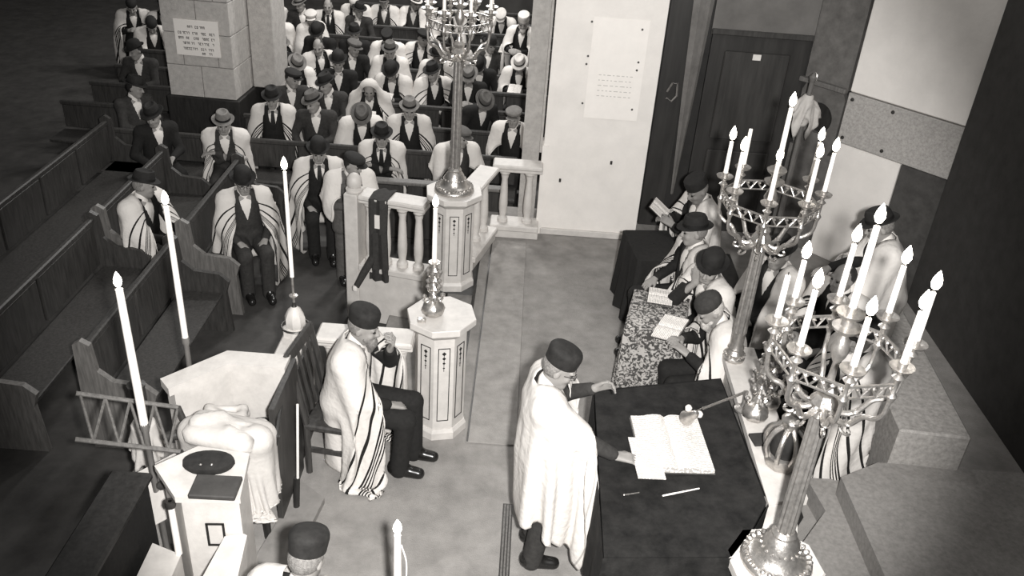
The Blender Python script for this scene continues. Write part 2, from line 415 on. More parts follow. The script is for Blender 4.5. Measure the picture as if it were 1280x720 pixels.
# stone pillar of separate blocks with a lettered plaque
pil = thing('pillar', (-4.72, 11.25, ZC), R(-3), 'square grey stone pillar with a white lettered plaque', 'pillar')
MB().bx(0.02, 0.88, 0.02, 0.93, 0, 6.2).build('core', mat('mortar', 0.2, 0.95), pil)
MB().bx(-0.04, 0.94, -0.04, 0.99, 0, 1.0, 0.01).build('wainscot', WOODD, pil)
z = 1.0; row = 0
while z < 5.4:
    h = 0.42
    cuts = [0.0, 0.46, 0.90] if row % 2 == 0 else [0.0, 0.24, 0.70, 0.90]
    for a, b in zip(cuts[:-1], cuts[1:]):
        MB().bx(a + 0.004, b - 0.004, 0.0, 0.16, z + 0.004, z + h - 0.004, 0.006).build('stone_block', STONE, pil)
    cuts = [0.16, 0.55, 0.95] if row % 2 == 0 else [0.16, 0.75, 0.95]
    for a, b in zip(cuts[:-1], cuts[1:]):
        MB().bx(0.74, 0.90, a + 0.004, b - 0.004, z + 0.004, z + h - 0.004, 0.006).build('stone_block', STONE, pil)
    z += h; row += 1
mb = MB().bx(0.91, 1.24, 0.62, 1.15, 1.0, 5.4, 0.01); mb.build('side_pilaster', STONE, pil)
pm = MB().bx(0.17, 0.75, -0.025, 0.0, 1.56, 2.02, 0.004).build('plaque', mat('plaque_white', 0.72, 0.7), pil)
for zz, words in ((1.93, ((0.35, 0.42), (0.45, 0.49), (0.51, 0.57))), (1.85, ((0.22, 0.26), (0.28, 0.38), (0.41, 0.48), (0.52, 0.60), (0.63, 0.70))),
                  (1.785, ((0.22, 0.29), (0.32, 0.37), (0.42, 0.50), (0.53, 0.62), (0.65, 0.69))), (1.72, ((0.27, 0.36), (0.38, 0.43), (0.47, 0.53), (0.55, 0.62), (0.66, 0.69))),
                  (1.65, ((0.27, 0.45), (0.50, 0.57), (0.60, 0.66))), (1.595, ((0.51, 0.56), (0.60, 0.65)))):
    mb = MB()
    for a, b in words:                                   # square letters, as strokes
        x = a
        while x < b - 0.008:
            k = random.random(); s_ = 0.019
            mb.bx(x, x + 0.016, -0.028, -0.025, zz + 0.011, zz + 0.018)
            if k < 0.75: mb.bx(x + 0.012, x + 0.017, -0.028, -0.025, zz - 0.012, zz + 0.013)
            if k > 0.45: mb.bx(x, x + 0.005, -0.028, -0.025, zz - 0.012, zz + 0.013)
            if k > 0.65: mb.bx(x, x + 0.016, -0.028, -0.025, zz - 0.014, zz - 0.008)
            x += 0.024
    mb.build('lettering', INLAY, pm)

# ------------------------------------------------------------------ stone pedestals and balustrades
def octo(mb, r, z0, z1, r1=None):
    mb.lathe([(r, z0), (r if r1 is None else r1, z1)], 8, None, rot0=PI / 8)
def pedestal(loc, h, rz, label, r=0.19):
    t = thing('stone_pedestal', loc, rz, label, 'pedestal')
    b = MB(); b.lathe([(r * 1.12, 0), (r * 1.12, 0.06), (r * 1.04, 0.09)], 8, rot0=PI / 8); b.build('base', MARBLE, t)
    s = MB(); s.lathe([(r, 0.085), (r, h - 0.10)], 8, rot0=PI / 8); sh_ = s.build('shaft', MARBLE, t)
    c = MB(); c.lathe([(r * 1.05, h - 0.105), (r * 1.30, h - 0.06), (r * 1.34, h - 0.05), (r * 1.34, h - 0.005), (r * 1.32, h)], 8, rot0=PI / 8); c.build('cap', MARBLE, t)
    ap = r * math.cos(PI / 8)
    for k in (0, 1, 7):                                   # inlaid frames on the faces that show
        M = Rz(k * PI / 4)
        y = -ap - 0.0015; w_ = 0.042; z0, z1 = 0.17, h - 0.19
        f = MB()
        for c_, s_ in (((-w_, y, (z0 + z1) / 2), (0.006, 0.004, z1 - z0)), ((w_, y, (z0 + z1) / 2), (0.006, 0.004, z1 - z0)), ((0, y, z0), (2 * w_ + 0.006, 0.004, 0.006)), ((0, y, z1), (2 * w_ + 0.006, 0.004, 0.006))):
            f.box(c_, s_)
        f.bm.transform(M); f.build('inlay_frame', INLAY, sh_)
        o = MB()
        for j in range(4):
            rr = 0.018 - 0.003 * j
            o.box((0, y, z1 - 0.045 - 0.042 * j), (rr * 1.3, 0.004, rr * 1.3), Matrix.Rotation(R(45), 3, 'Y'))
            o.box((0, y, z1 - 0.065 - 0.042 * j), (0.004, 0.004, 0.02))
        o.bm.transform(M); o.build('inlay_ornament', INLAY, sh_)
    return t
pedestal((-0.50, 5.46, 0.0), 1.02, R(14), 'octagonal stone pedestal with black inlay bearing an ornate silver candlestick', 0.195)
pedestal((-0.62, 7.72, 0.0), 1.0, R(8), 'octagonal stone pedestal between the two balustrades bearing a tall candelabrum', 0.21)

BAL = MB().lathe([(0.05, 0), (0.05, 0.03), (0.034, 0.045), (0.030, 0.06), (0.040, 0.12), (0.042, 0.18), (0.034, 0.34), (0.028, 0.42), (0.036, 0.45), (0.036, 0.465), (0.05, 0.48), (0.05, 0.51)], 14).mesh('baluster', True)
def balustrade(p0, p1, zb, h_base, n, label, end_post=False, zt=0.9, f0=0.0, f1=1.0, sc=1.0, group=None):
    p0 = Vector((p0[0], p0[1], 0)); p1 = Vector((p1[0], p1[1], 0)); L = (p1 - p0).length; a = math.atan2(p1.y - p0.y, p1.x - p0.x)
    t = thing('balustrade', (p0.x, p0.y, zb), a, label, 'balustrade', group)
    zb0 = h_base
    MB().bx(0, L, -0.11, 0.11, 0, zb0 - 0.07, 0.006).build('plinth', MARBLE, t)
    MB().bx(-0.0, L, -0.135, 0.135, zb0 - 0.07, zb0, 0.012).build('base_rail', MARBLE, t)
    hb = (zt - zb) - 0.09 - zb0
    for i in range(n):
        o = link('baluster', BAL, MARBLE, t); o.location = (L * (f0 + (f1 - f0) * (i + 0.5) / n), 0, zb0); o.scale = (1.15, 1.15, hb / 0.51)
    r_ = MB(); r_.bx(0, L, -0.085, 0.085, zt - zb - 0.09, zt - zb - 0.05, 0.008); r_.bx(0, L, -0.115, 0.115, zt - zb - 0.05, zt - zb, 0.014); r_.build('hand_rail', MARBLE, t)
    if end_post:
        MB().bx(-0.14, 0.0, -0.12, 0.12, 0, zt - zb + 0.0, 0.012).build('end_post', MARBLE, t)
        MB().lathe([(0.085, zt - zb), (0.085, zt - zb + 0.02), (0.06, zt - zb + 0.035), (0.075, zt - zb + 0.07), (0.07, zt - zb + 0.13), (0.035, zt - zb + 0.17), (0, zt - zb + 0.18)], 14, Matrix.Translation((-0.07, 0, 0))).build('finial', MARBLE, t, True)
    return t
balustrade((-1.52, 7.76), (-0.86, 7.62), ZC, 0.66, 4, 'long stone balustrade on a tall plinth with a rounded end post', True, 0.90)
balustrade((-0.53, 7.98), (-0.33, 8.73), 0.0, 0.16, 3, 'short angled stone balustrade running back from the candelabrum pedestal', False, 0.86)
balustrade((-0.30, 8.88), (0.24, 8.88), 0.0, 0.16, 2, 'short stone balustrade meeting the white wall', False, 0.86)
balustrade((-1.42, 5.46), (-0.70, 5.46), 0.0, 0.14, 4, 'low stone balustrade behind the seated bearded man', False, 0.80)

# newel with a pine-cone finial carrying a tall taper
nw = thing('newel_post', (-1.55, 5.34, 0), 0, 'square stone newel post with a pine cone finial and taper candle', 'post')
MB().bx(-0.09, 0.09, -0.5, 0.1, 0, 0.84, 0.012).build('post', MARBLE, nw)
MB().bx(0.09, 0.11, -0.5, 0.0, 0.0, 0.80).build('side_board', WOOD, nw)
MB().lathe([(0.095, 0.84), (0.095, 0.88), (0.06, 0.895), (0.072, 0.93), (0.07, 0.98), (0.045, 1.04), (0.012, 1.07), (0, 1.075)], 16, flute=0.05, nf=8).build('pine_cone', MARBLE, nw, True)
MB().lathe([(0.02, 1.065), (0.012, 1.08), (0.012, 1.10)], 10).build('socket', IRON, nw, True)
mb = MB(); mb.tube([(0.10 * math.cos(a), 0.10 * math.sin(a), 0.9) for a in [2 * PI * i / 16 for i in range(17)]], 0.008, 6); mb.build('collar', IRON, nw, True)

FLAMEM = MB().lathe([(0.0, 0.0), (0.010, 0.008), (0.015, 0.024), (0.013, 0.042), (0.006, 0.062), (0.0, 0.074)], 10).mesh('flame', True)
WICKM = MB().lathe([(0.0025, 0.0), (0.0025, 0.014), (0.001, 0.016)], 6).mesh('wick')
_cm = {}
def candle(parent, loc, L, r=0.016, lit=True, tilt=(0, 0), taper=0.85):
    key = (round(L, 2), r)
    if key not in _cm:
        _cm[key] = MB().lathe([(r, 0.0), (r * 0.98, L * 0.4), (r * taper, L - 0.004), (r * 0.5, L)], 12).mesh('candle', True)
    c = link('candle', _cm[key], WAX, parent); c.location = loc; c.rotation_euler = (tilt[0], tilt[1], 0)
    w_ = link('wick', WICKM, WICK, c); w_.location = (0, 0, L)
    if lit:
        f = link('flame', FLAMEM, FLAME, c); f.location = (0, 0, L + 0.008); f.scale = (1.5, 1.5, 1.3)
    return c
MB().tube([(0, 0, 1.10), (0, 0, 1.33)], 0.009, 8).lathe([(0.006, 1.14), (0.03, 1.15), (0.032, 1.158), (0.008, 1.165)], 12).build('candle_pricket', BRASS, nw, True)
candle(nw, (0, 0, 1.31), 0.80, 0.015, True)

# ------------------------------------------------------------------ candelabra
def torus_path(r, z, n=24): return [(r * math.cos(2 * PI * i / n), r * math.sin(2 * PI * i / n), z) for i in range(n + 1)]
CUPM = None
def candelabrum(loc, rz, label, shaft=0.86, Rr=0.31, clen=(0.28,) * 8, lit=(1,) * 8, ccl=0.36, small=False):
    """fluted column on a gadrooned bell base; eight curved arms carry a pierced octagonal gallery with drip pans; a taller stem in the middle"""
    t = thing('candelabrum', loc, rz, label, 'candelabrum', 'tall silver candelabra')
    b = MB(); b.lathe([(0.075, 0), (0.078, 0.02), (0.062, 0.035), (0.068, 0.06), (0.05, 0.085), (0.058, 0.10), (0.046, 0.13), (0.046, 0.235)] if small else [(0.185, 0), (0.19, 0.012), (0.185, 0.03), (0.165, 0.045), (0.15, 0.05), (0.118, 0.075), (0.105, 0.12), (0.085, 0.17), (0.062, 0.20), (0.066, 0.215), (0.05, 0.235)], 32); bo = b.build('base', SILVER, t, True)
    g = MB()
    for i in range(0 if small else 28):
        a = 2 * PI * i / 28; g.lathe([(0.0, -0.02), (0.013, -0.012), (0.016, 0.0), (0.012, 0.013), (0, 0.02)], 6, Matrix.Translation((0.165 * math.cos(a), 0.165 * math.sin(a), 0.046)) @ Rz(a) @ Matrix.Rotation(R(65), 4, 'Y'))
    if not small: g.build('gadroon_ring', SILVER, bo, True)
    g = MB()
    for i in range(18):
        a = 2 * PI * i / 18; rb_, zb_ = (0.07, 0.045) if small else (0.105, 0.125); g.lathe([(0.0, -0.012), (0.010, 0), (0, 0.012)], 6, Matrix.Translation((rb_ * math.cos(a), rb_ * math.sin(a), zb_)))
    g.build('bead_ring', SILVER, bo, True)
    z1 = 0.235 + shaft - 0.15
    MB().lathe([(0.046, 0.23), (0.040, z1)], 48, flute=0.07, nf=12).build('shaft', BRASS, t, True)
    MB().lathe([(0.05, z1), (0.058, z1 + 0.01), (0.05, z1 + 0.025), (0.045, z1 + 0.04), (0.066, z1 + 0.075), (0.058, z1 + 0.095), (0.04, z1 + 0.12), (0.05, z1 + 0.15), (0.03, z1 + 0.18)], 24, flute=0.06, nf=8).build('capital', SILVER, t, True)
    zr = z1 + 0.34                                        # height of the gallery
    for k in range(8):
        a = 2 * PI * k / 8 + PI / 8; ca, sa = math.cos(a), math.sin(a)
        pts = smoothpath([(0.03, z1 + 0.06), (0.09, z1 + 0.03), (0.15, z1 + 0.05), (0.205, z1 + 0.13), (0.25, z1 + 0.15), (Rr - 0.01, z1 + 0.20), (Rr, zr - 0.04)], 4)
        m = MB(); m.tube([(p[0] * ca, p[0] * sa, p[1]) for p in pts], [0.017 - 0.007 * i / len(pts) for i in range(len(pts))], 8)
        m.lathe([(0, -0.022), (0.022, 0), (0, 0.022)], 8, Matrix.Translation((0.15 * ca, 0.15 * sa, z1 + 0.05)))
        ao = m.build('arm', SILVER, t, True)
        sc = MB(); sp = [(0.15 + (0.045 - 0.005 * i) * math.cos(2.2 + 0.75 * i), z1 + 0.01 - 0.0 + (0.035 - 0.004 * i) * math.sin(2.2 + 0.75 * i)) for i in range(8)]
        sc.tube([(p[0] * ca, p[0] * sa, p[1]) for p in smoothpath([(x, z, 0) for x, z in sp], 2)], 0.008, 6); sc.build('scroll', SILVER, ao, True)
        # cup
        cl = clen[k]
        c = MB(); x0, y0 = Rr * ca, Rr * sa
        c.lathe([(0.012, zr - 0.06), (0.022, zr - 0.03), (0.010, zr - 0.01), (0.012, zr + 0.05), (0.028, zr + 0.07), (0.012, zr + 0.085), (0.016, zr + 0.10), (0.048, zr + 0.115), (0.055, zr + 0.128), (0.05, zr + 0.128), (0.02, zr + 0.12), (0.021, zr + 0.15), (0.015, zr + 0.15)], 16, Matrix.Translation((x0, y0, 0)))
        co = c.build('candle_cup', SILVER, t, True)
        if cl > 0: candle(t, (x0, y0, zr + 0.122), cl, 0.015, bool(lit[k]))
        # pierced panel to the next cup
        a2 = a + PI / 4; x1, y1 = Rr * math.cos(a2), Rr * math.sin(a2); L = math.hypot(x1 - x0, y1 - y0)
        pn = MB(); pn.bx(0.0, L, -0.004, 0.004, -0.034, -0.026); pn.bx(0.0, L, -0.005, 0.005, 0.026, 0.036)
        nz = 6
        for j in range(nz):
            xa, xb = L * j / nz, L * (j + 1) / nz; za, zb_ = (-0.03, 0.03) if j % 2 == 0 else (0.03, -0.03)
            pn.tube([(xa, 0, za), (xb, 0, zb_)], 0.0055, 6)
            pn.lathe([(0, -0.011), (0.011, 0), (0, 0.011)], 6, Matrix.Translation((0.5 * (xa + xb), 0, (0.014 if j % 2 == 0 else 0.014))))
        pn.bm.transform(Matrix.Translation((x0, y0, zr)) @ Rz(math.atan2(y1 - y0, x1 - x0))); pn.build('gallery_panel', SILVER, t)
    zc = z1 + 0.18
    MB().lathe([(0.03, zc - 0.01), (0.018, zc + 0.03), (0.014, zc + 0.12), (0.035, zc + 0.16), (0.045, zc + 0.20), (0.03, zc + 0.24), (0.018, zc + 0.27), (0.06, zc + 0.30), (0.065, zc + 0.315), (0.03, zc + 0.32), (0.026, zc + 0.35), (0.058, zc + 0.375), (0.064, zc + 0.39), (0.022, zc + 0.392), (0.024, zc + 0.42), (0.015, zc + 0.42)], 20).build('centre_stem', SILVER, t, True)
    candle(t, (0, 0, zc + 0.395), ccl, 0.017, True)
    return t
candelabrum((1.62, 5.26, 0.95), R(5), 'tall silver candelabrum at the far end of the pale ledge', 0.80, 0.31, (0.26, 0.27, 0.27, 0.24, 0.26, 0.27, 0.30, 0.28), (1, 0, 0, 1, 1, 1, 1, 1), 0.40, True)
candelabrum((1.50, 3.36, 0.95), R(12), 'tall silver candelabrum on the octagonal base in front of the table end', 0.90, 0.30, (0.27, 0.30, 0.22, 0.24, 0.30, 0.26, 0.28, 0.27), (1, 1, 1, 0, 1, 1, 1, 1), 0.42)
candelabrum((-0.62, 7.72, 1.0), R(0), 'tall silver candelabrum on the pedestal between the balustrades', 1.16, 0.29, (0.2, 0.24, 0.22, 0.2, 0.22, 0.2, 0.24, 0.22), (0,) * 8, 0.30)

# ornate many-knopped candlesticks
def ornate_stick(loc, rz, label, h=0.55, cl=0.40, lit=True, cat='candlestick', candle_on=True):
    t = thing('ornate_candlestick', loc, rz, label, cat, None)
    MB().lathe([(0.05, 0), (0.075, 0.02), (0.085, 0.05), (0.07, 0.09), (0.03, 0.115), (0.022, 0.13)], 20, flute=0.05, nf=8).build('foot', SILVER, t, True)
    prof = []; z = 0.12
    while z < h:
        prof += [(0.016, z), (0.036, z + 0.025), (0.018, z + 0.05), (0.028, z + 0.06)]; z += 0.075
    prof += [(0.014, h), (0.04, h + 0.01), (0.042, h + 0.018), (0.016, h + 0.022)]
    MB().lathe(prof, 16, flute=0.08, nf=6).build('stem', SILVER, t, True)
    k = 0; z = 0.14
    while z < h - 0.06:
        for j in range(4):
            a = j * PI / 2 + k * 0.6; rr = 0.085 * (1 - 0.6 * (z / h)); ca, sa = math.cos(a), math.sin(a)
            m = MB(); m.tube(smoothpath([(0.015 * ca, 0.015 * sa, z), (rr * 0.7 * ca, rr * 0.7 * sa, z - 0.03), (rr * ca, rr * sa, z + 0.0), (rr * 0.9 * ca, rr * 0.9 * sa, z + 0.035)], 4), 0.008, 6)
            m.lathe([(0, -0.02), (0.018, -0.008), (0.02, 0.006), (0, 0.024)], 8, Matrix.Translation((rr * ca, rr * sa, z + 0.02)))
            m.build('branch', SILVER, t, True)
        z += 0.10; k += 1
    if candle_on: candle(t, (0, 0, h + 0.015), cl, 0.018, lit)
    return t
ornate_stick((-0.56, 5.44, 1.02), 0.3, 'ornate silver candlestick with a tall candle on the black-inlaid pedestal', 0.42, 0.42)
MB_ = MB().bx(-0.03, 0.03, -0.02, 0.02, 0, 0.03, 0.006).build('candle_snuffer', SILVER); MB_.location = (-0.63, 5.33, 1.02); tag(MB_, 'small silver box beside the ornate candlestick', 'box')
ornate_stick((1.63, 4.58, 0.95), 0.1, 'branching silver scroll finial beside the reading lamp', 0.66, 0.2, False, 'finial', False)
ornate_stick((1.74, 4.72, 0.95), 0.7, 'branching silver scroll finial set back behind its twin', 0.78, 0.2, False, 'finial', False)

# silver crown for a scroll
cw = thing('silver_crown', (1.70, 4.14, 0.95), 0.2, 'ribbed silver crown ornament standing on the pale ledge', 'crown')
MB().lathe([(0.05, 0), (0.09, 0.01), (0.105, 0.05), (0.105, 0.09), (0.085, 0.10)], 24, flute=0.04, nf=8).build('band', SILVER, cw, True)
for k in range(8):
    a = k * PI / 4; ca, sa = math.cos(a), math.sin(a)
    MB().tube([(r_ * ca, r_ * sa, z_) for r_, z_ in smoothpath([(0.10, 0.08, 0), (0.125, 0.16, 0), (0.10, 0.25, 0), (0.04, 0.30, 0)], 4) and [(p[0], p[1]) for p in smoothpath([(0.10, 0.08, 0), (0.125, 0.16, 0), (0.10, 0.25, 0), (0.04, 0.30, 0)], 4)]], 0.016, 8).build('rib', SILVER, cw, True)
MB().lathe([(0.045, 0.28), (0.055, 0.30), (0.05, 0.335), (0.065, 0.345), (0.05, 0.37), (0.02, 0.385), (0.026, 0.41), (0.012, 0.43), (0.004, 0.48), (0, 0.485)], 16, flute=0.05, nf=6).build('finial', SILVER, cw, True)
MB().lathe([(0.07, 0.06), (0.095, 0.15), (0.075, 0.24), (0.03, 0.28)], 16).build('lining', VELVET, cw, True)

# ------------------------------------------------------------------ reading table, ledge, book and lamp
TZ = 0.95
tb = thing('reading_table', (0, 0, 0), 0, 'large reading table under a black cloth before the standing man', 'table')
poly = [(0.60, 4.74), (1.48, 4.99), (1.545, 3.80), (1.40, 3.55), (1.27, 3.37), (0.585, 3.30)]
MB().prism([(x * 0.985 + 0.015, y * 0.995 + 0.02) for x, y in poly], 0.04, TZ - 0.03).build('body', WOODD, tb)
MB().prism(poly, TZ - 0.035, TZ).build('table_top', TABLECLOTH, tb)
rs = []; N = 0; base = []
for i in range(len(poly)):
    p, q = Vector(poly[i]), Vector(poly[(i + 1) % len(poly)]); n_ = max(2, int((q - p).length / 0.04))
    for k in range(n_): base.append(p.lerp(q, k / n_))
cx_ = sum((p for p in base), Vector((0, 0))) / len(base)
for z_, amp in ((TZ + 0.002, 0.0), (TZ - 0.03, 0.005), (TZ - 0.3, 0.012), (TZ - 0.62, 0.018)):
    rs.append([Vector((p.x, p.y, z_)) + (Vector((p.x - cx_.x, p.y - cx_.y, 0)).normalized() * (0.012 + amp * (1 + math.sin(i * 0.9)))) for i, p in enumerate(base)])
MB().rings(rs, cap=False).build('cloth_drop', TABLECLOTH, tb, True)

lg = thing('marble_ledge', (0, 0, 0), 0, 'narrow pale marble ledge running along the black table', 'ledge')
MB().prism([(1.555, 5.42), (1.80, 5.42), (1.80, 3.86), (1.555, 3.80)], 0.90, 0.95).build('slab', MARBLE, lg)
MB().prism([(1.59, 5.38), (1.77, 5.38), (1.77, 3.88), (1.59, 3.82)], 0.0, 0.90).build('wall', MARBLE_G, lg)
MB().prism([(1.56, 3.795), (1.74, 3.85), (1.66, 3.52), (1.44, 3.50)], 0.86, 0.93).build('end_slab', MARBLE, lg)
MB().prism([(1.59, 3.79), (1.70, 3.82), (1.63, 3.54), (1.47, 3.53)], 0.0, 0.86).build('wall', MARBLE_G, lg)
op = thing('octagonal_plinth', (1.50, 3.36, 0), R(10), 'octagonal marble plinth under the front candelabrum', 'plinth')
MB().lathe([(0.20, 0), (0.20, 0.85), (0.25, 0.88), (0.26, 0.89), (0.26, 0.94), (0.25, 0.95)], 8, rot0=PI / 8).build('body', MARBLE, op)
sl = MB().box((0, 0, 0.01), (0.16, 0.11, 0.02), Matrix.Rotation(0.2, 3, 'Z'), 0.003).build('small_slate', CHAR); sl.location = (1.645, 4.36, 0.95)
tag(sl, 'small dark slate lying on the pale ledge near the crown', 'slate')

def open_book(loc, rz, w=0.30, l=0.40, thick=0.03, label='', rot=None, group=None, name='open_book'):
    t = thing(name, loc, rz, label, 'book', group, rot=rot)
    MB().box((0, 0, 0.004), (2 * w + 0.012, l + 0.012, 0.008), None, 0.002).build('cover', COVER, t)
    for s_ in (-1, 1):
        m = MB(); rs = []
        for k in range(9):
            x = s_ * w * k / 8; z_ = 0.008 + thick * (0.55 + 0.45 * math.sin(PI * min(1, k / 8 * 1.3 + 0.12)) * (1 - 0.3 * k / 8)) * (1.0 if k > 0 else 0.6)
            rs.append([Vector((x, -l / 2, 0.008)), Vector((x, l / 2, 0.008)), Vector((x, l / 2, z_)), Vector((x, -l / 2, z_))])
        m.rings(rs); m.build('pages', PRINT, t, True)
    return t
bk = open_book(tuple(G(838, 558, TZ)), R(4), 0.215, 0.50, 0.04, 'large open prayer book lying on the black table', name='large_book')
bk.location.z = TZ + 0.004
sheet = MB().box((0, 0, 0.004), (0.165, 0.36, 0.008), None, 0.001).build('booklet', PRINT); sheet.location = (*G(808, 573, TZ + 0.05)[:2], TZ + 0.05); sheet.rotation_euler = (0, R(2), R(5))
tag(sheet, 'thin pale booklet laid over the left page of the large book', 'booklet')
def pen(px0, px1, label, r_, m):
    a = G(px0[0], px0[1], TZ + 0.006); b = G(px1[0], px1[1], TZ + 0.006); a[2] = b[2] = TZ + 0.004 + r_
    t = thing('pointer' if r_ > 0.0045 else 'pen', tuple(a), 0, label, 'pointer' if r_ > 0.0045 else 'pen')
    d = Vector(b) - Vector(a)
    MB().tube([(0, 0, 0), tuple(d * 0.3), tuple(d * 0.34), tuple(d)], [r_, r_ * 1.2, r_, r_ * 0.8], 8).build('rod', m, t, True)
    MB().lathe([(0, -r_ * 1.3), (r_ * 1.3, 0), (0, r_ * 1.3)], 8).build('tip', m, t, True)
pen((829, 620), (874, 611), 'pale thin pointer lying on the black table', 0.005, WAX)
pen((780, 619), (799, 616), 'short pen lying by the reader hand on the table', 0.004, SILVER)

lm = thing('reading_lamp', tuple(G(928, 512, TZ)), 0, 'silver reading lamp reaching over the large book', 'lamp')
d = Vector(G(866, 516, TZ + 0.16)) - Vector(G(928, 512, TZ)); d.z = 0
MB().lathe([(0.055, 0), (0.055, 0.012), (0.02, 0.03), (0.012, 0.06), (0.012, 0.15)], 16).build('base', BRASS, lm, True)
n_ = Vector((-d.y, d.x, 0)).normalized() * 0.014
MB().tube([(0, 0, 0.14), tuple(d * 0.85 + n_ + Vector((0, 0, 0.17)))], 0.005, 6).tube([(0, 0, 0.15), tuple(d * 0.8 - n_ + Vector((0, 0, 0.15))), tuple(d + Vector((0, 0, 0.16)))], 0.005, 6).build('arm', SILVER, lm, True)
MB().lathe([(0.012, 0.06), (0.022, 0.045), (0.03, 0.0), (0.05, -0.07), (0.046, -0.07), (0.02, 0.0)], 16, Matrix.Translation(d + Vector((0, 0, 0.14))) @ Matrix.Rotation(R(35), 4, 'X') @ Matrix.Rotation(R(20), 4, 'Y')).build('shade', SILVER, lm, True)
for off in ((-0.02, 0.045, 0.16), (0.04, -0.01, 0.16)):
    MB().lathe([(0, -0.024), (0.02, -0.012), (0.022, 0.006), (0.012, 0.02), (0, 0.024)], 12, Matrix.Translation(d + Vector(off))).build('knob', PAPERM, lm, True)

# lectern under a flowered cloth, and a black draped stand behind it
def draped_stand(name, loc, rz, sx, sy, h, m, label, amp=0.03, drop=1.0, slope=0.0):
    t = thing(name, loc, rz, label, 'lectern')
    leg = MB()
    for a, b in ((-1, -1), (-1, 1), (1, -1), (1, 1)):
        MB().bx(a * sx * 0.42 - 0.02, a * sx * 0.42 + 0.02, b * sy * 0.42 - 0.02, b * sy * 0.42 + 0.02, 0, h - 0.06).build('leg', WOODD, t)
    leg.bm.free()
    per = []
    for (xa, ya), (xb, yb) in (((-1, -1), (1, -1)), ((1, -1), (1, 1)), ((1, 1), (-1, 1)), ((-1, 1), (-1, -1))):
        for k in range(14):
            f = k / 14; per.append(((xa + (xb - xa) * f) * sx / 2, (ya + (yb - ya) * f) * sy / 2))
    rs = [[Vector((x * 0.02, y * 0.02, h + slope * x * 0.02)) for x, y in per], [Vector((x * 0.93, y * 0.93, h + slope * x * 0.93)) for x, y in per]]
    for j, f in enumerate((0.04, 0.2, 0.5, 0.8, 1.0)):
        zz = 1 - f * drop * (0.97 + 0.03 * 1)
        ring = []
        for i, (x, y) in enumerate(per):
            q = amp * f * (0.6 + math.sin(i * 1.1 + 0.6 * math.sin(i * 0.37)))
            l = math.hypot(x, y); ring.append(Vector((x + x / l * q + x * 0.02, y + y / l * q + y * 0.02, (h + slope * x) * zz if j else h - 0.02 + slope * x)))
        rs.append(ring)
    MB().rings(rs, cap=False).build('drape', m, t, True)
    return t
draped_stand('draped_lectern', (1.20, 6.13, 0), R(-12), 0.46, 0.62, 0.78, BROCADE, 'low lectern draped in a flowered brocade cloth', 0.045, 0.96)
draped_stand('draped_stand', (1.30, 7.42, 0), R(8), 0.44, 0.6, 0.74, BLACK, 'low stand draped in black cloth by the recess', 0.05, 0.97)
def bench(loc, rz, L, label, h=0.45, back=0.95, seat=0.42, m=None, group=None, name='bench', ends=True, rail=None):
    """pew: x along the length, the sitter faces local -y"""
    m = m or WOOD
    t = thing(name, loc, rz, label, 'pew' if name == 'pew' else 'bench', group)
    MB().bx(0, L, -seat / 2, seat / 2, h - 0.04, h, 0.008).build('seat', m, t)
    n_ = max(1, int(L / 0.8))
    for k in range(n_):
        MB().bx(L * k / n_ + 0.02, L * (k + 1) / n_ - 0.02, seat / 2 + 0.01, seat / 2 + 0.04, h + 0.02, back - 0.06, 0.008).build('back_panel', m, t)
        MB().bx(L * k / n_ + 0.02, L * (k + 1) / n_ - 0.02, seat / 2 - 0.03, seat / 2, 0.04, h - 0.05, 0.008).build('front_board', m, t)
    MB().bx(0, L, seat / 2, seat / 2 + 0.055, back - 0.06, back, 0.012).build('top_rail', rail or WOOD, t)
    if ends:
        prof = [(-seat / 2 - 0.06, 0), (seat / 2 + 0.09, 0), (seat / 2 + 0.11, back * 0.6), (seat / 2 + 0.10, back + 0.02), (seat / 2 + 0.04, back + 0.06), (seat / 2 - 0.03, back + 0.02), (seat / 2 - 0.05, back * 0.78), (seat / 2 - 0.16, h + 0.22), (-seat / 2 + 0.02, h + 0.20), (-seat / 2 - 0.07, h + 0.12), (-seat / 2 - 0.03, h)]
        for x0 in (-0.05, L):
            MB().rings([[Vector((x0, y, z)) for y, z in prof], [Vector((x0 + 0.05, y, z)) for y, z in prof]]).build('end_panel', m if x0 > 0 else WOODL, t)
    return t
bench((1.95, 5.6, 0), R(90), 2.3, 'dark bench under the row of men beside the candelabrum', 0.45, 0.9, m=WOODD, ends=False)
bench((2.92, 5.5, 0), R(90), 1.1, 'dark bench near the low stone parapet', 0.45, 0.9, m=WOODD, ends=False)

# ------------------------------------------------------------------ the booth of marble at the left
bo = thing('marble_booth', (0, 0, 0), 0, 'pale marble booth wall around the heap of folded shawls', 'booth')
def wallseg(p, q, th, z0, z1, name, m, cap=0.0):
    p, q = Vector(p), Vector(q); d_ = (q - p).normalized(); n2 = Vector((-d_.y, d_.x)) * th
    return MB().prism([tuple(p), tuple(q), tuple(q + n2), tuple(p + n2)], z0, z1).build(name, m, bo)
B1, B2, B3 = (-2.08, 4.40), (-1.82, 4.70), (-1.46, 4.70)
wallseg(B1, B2, 0.10, 0, 0.94, 'panel', MARBLE); wallseg(B2, B3, 0.10, 0, 0.94, 'panel', MARBLE)
MB().prism([(-2.10, 4.37), (-1.825, 4.675), (-1.45, 4.675), (-1.45, 4.83), (-1.875, 4.83), (-2.19, 4.47)], 0.94, 1.0).build('coping', MARBLE, bo)
MB().bx(-1.45, -1.415, 4.28, 4.84, 0.0, 0.97).build('side_board', WOOD, bo)
rd = thing('leaning_rod', (-1.35, 4.40, 0), 0, 'thin pale rod leaning in a black block by the booth', 'rod')
MB().bx(-0.05, 0.05, -0.10, 0.08, 0, 0.03, 0.004).build('block', WOODD, rd)
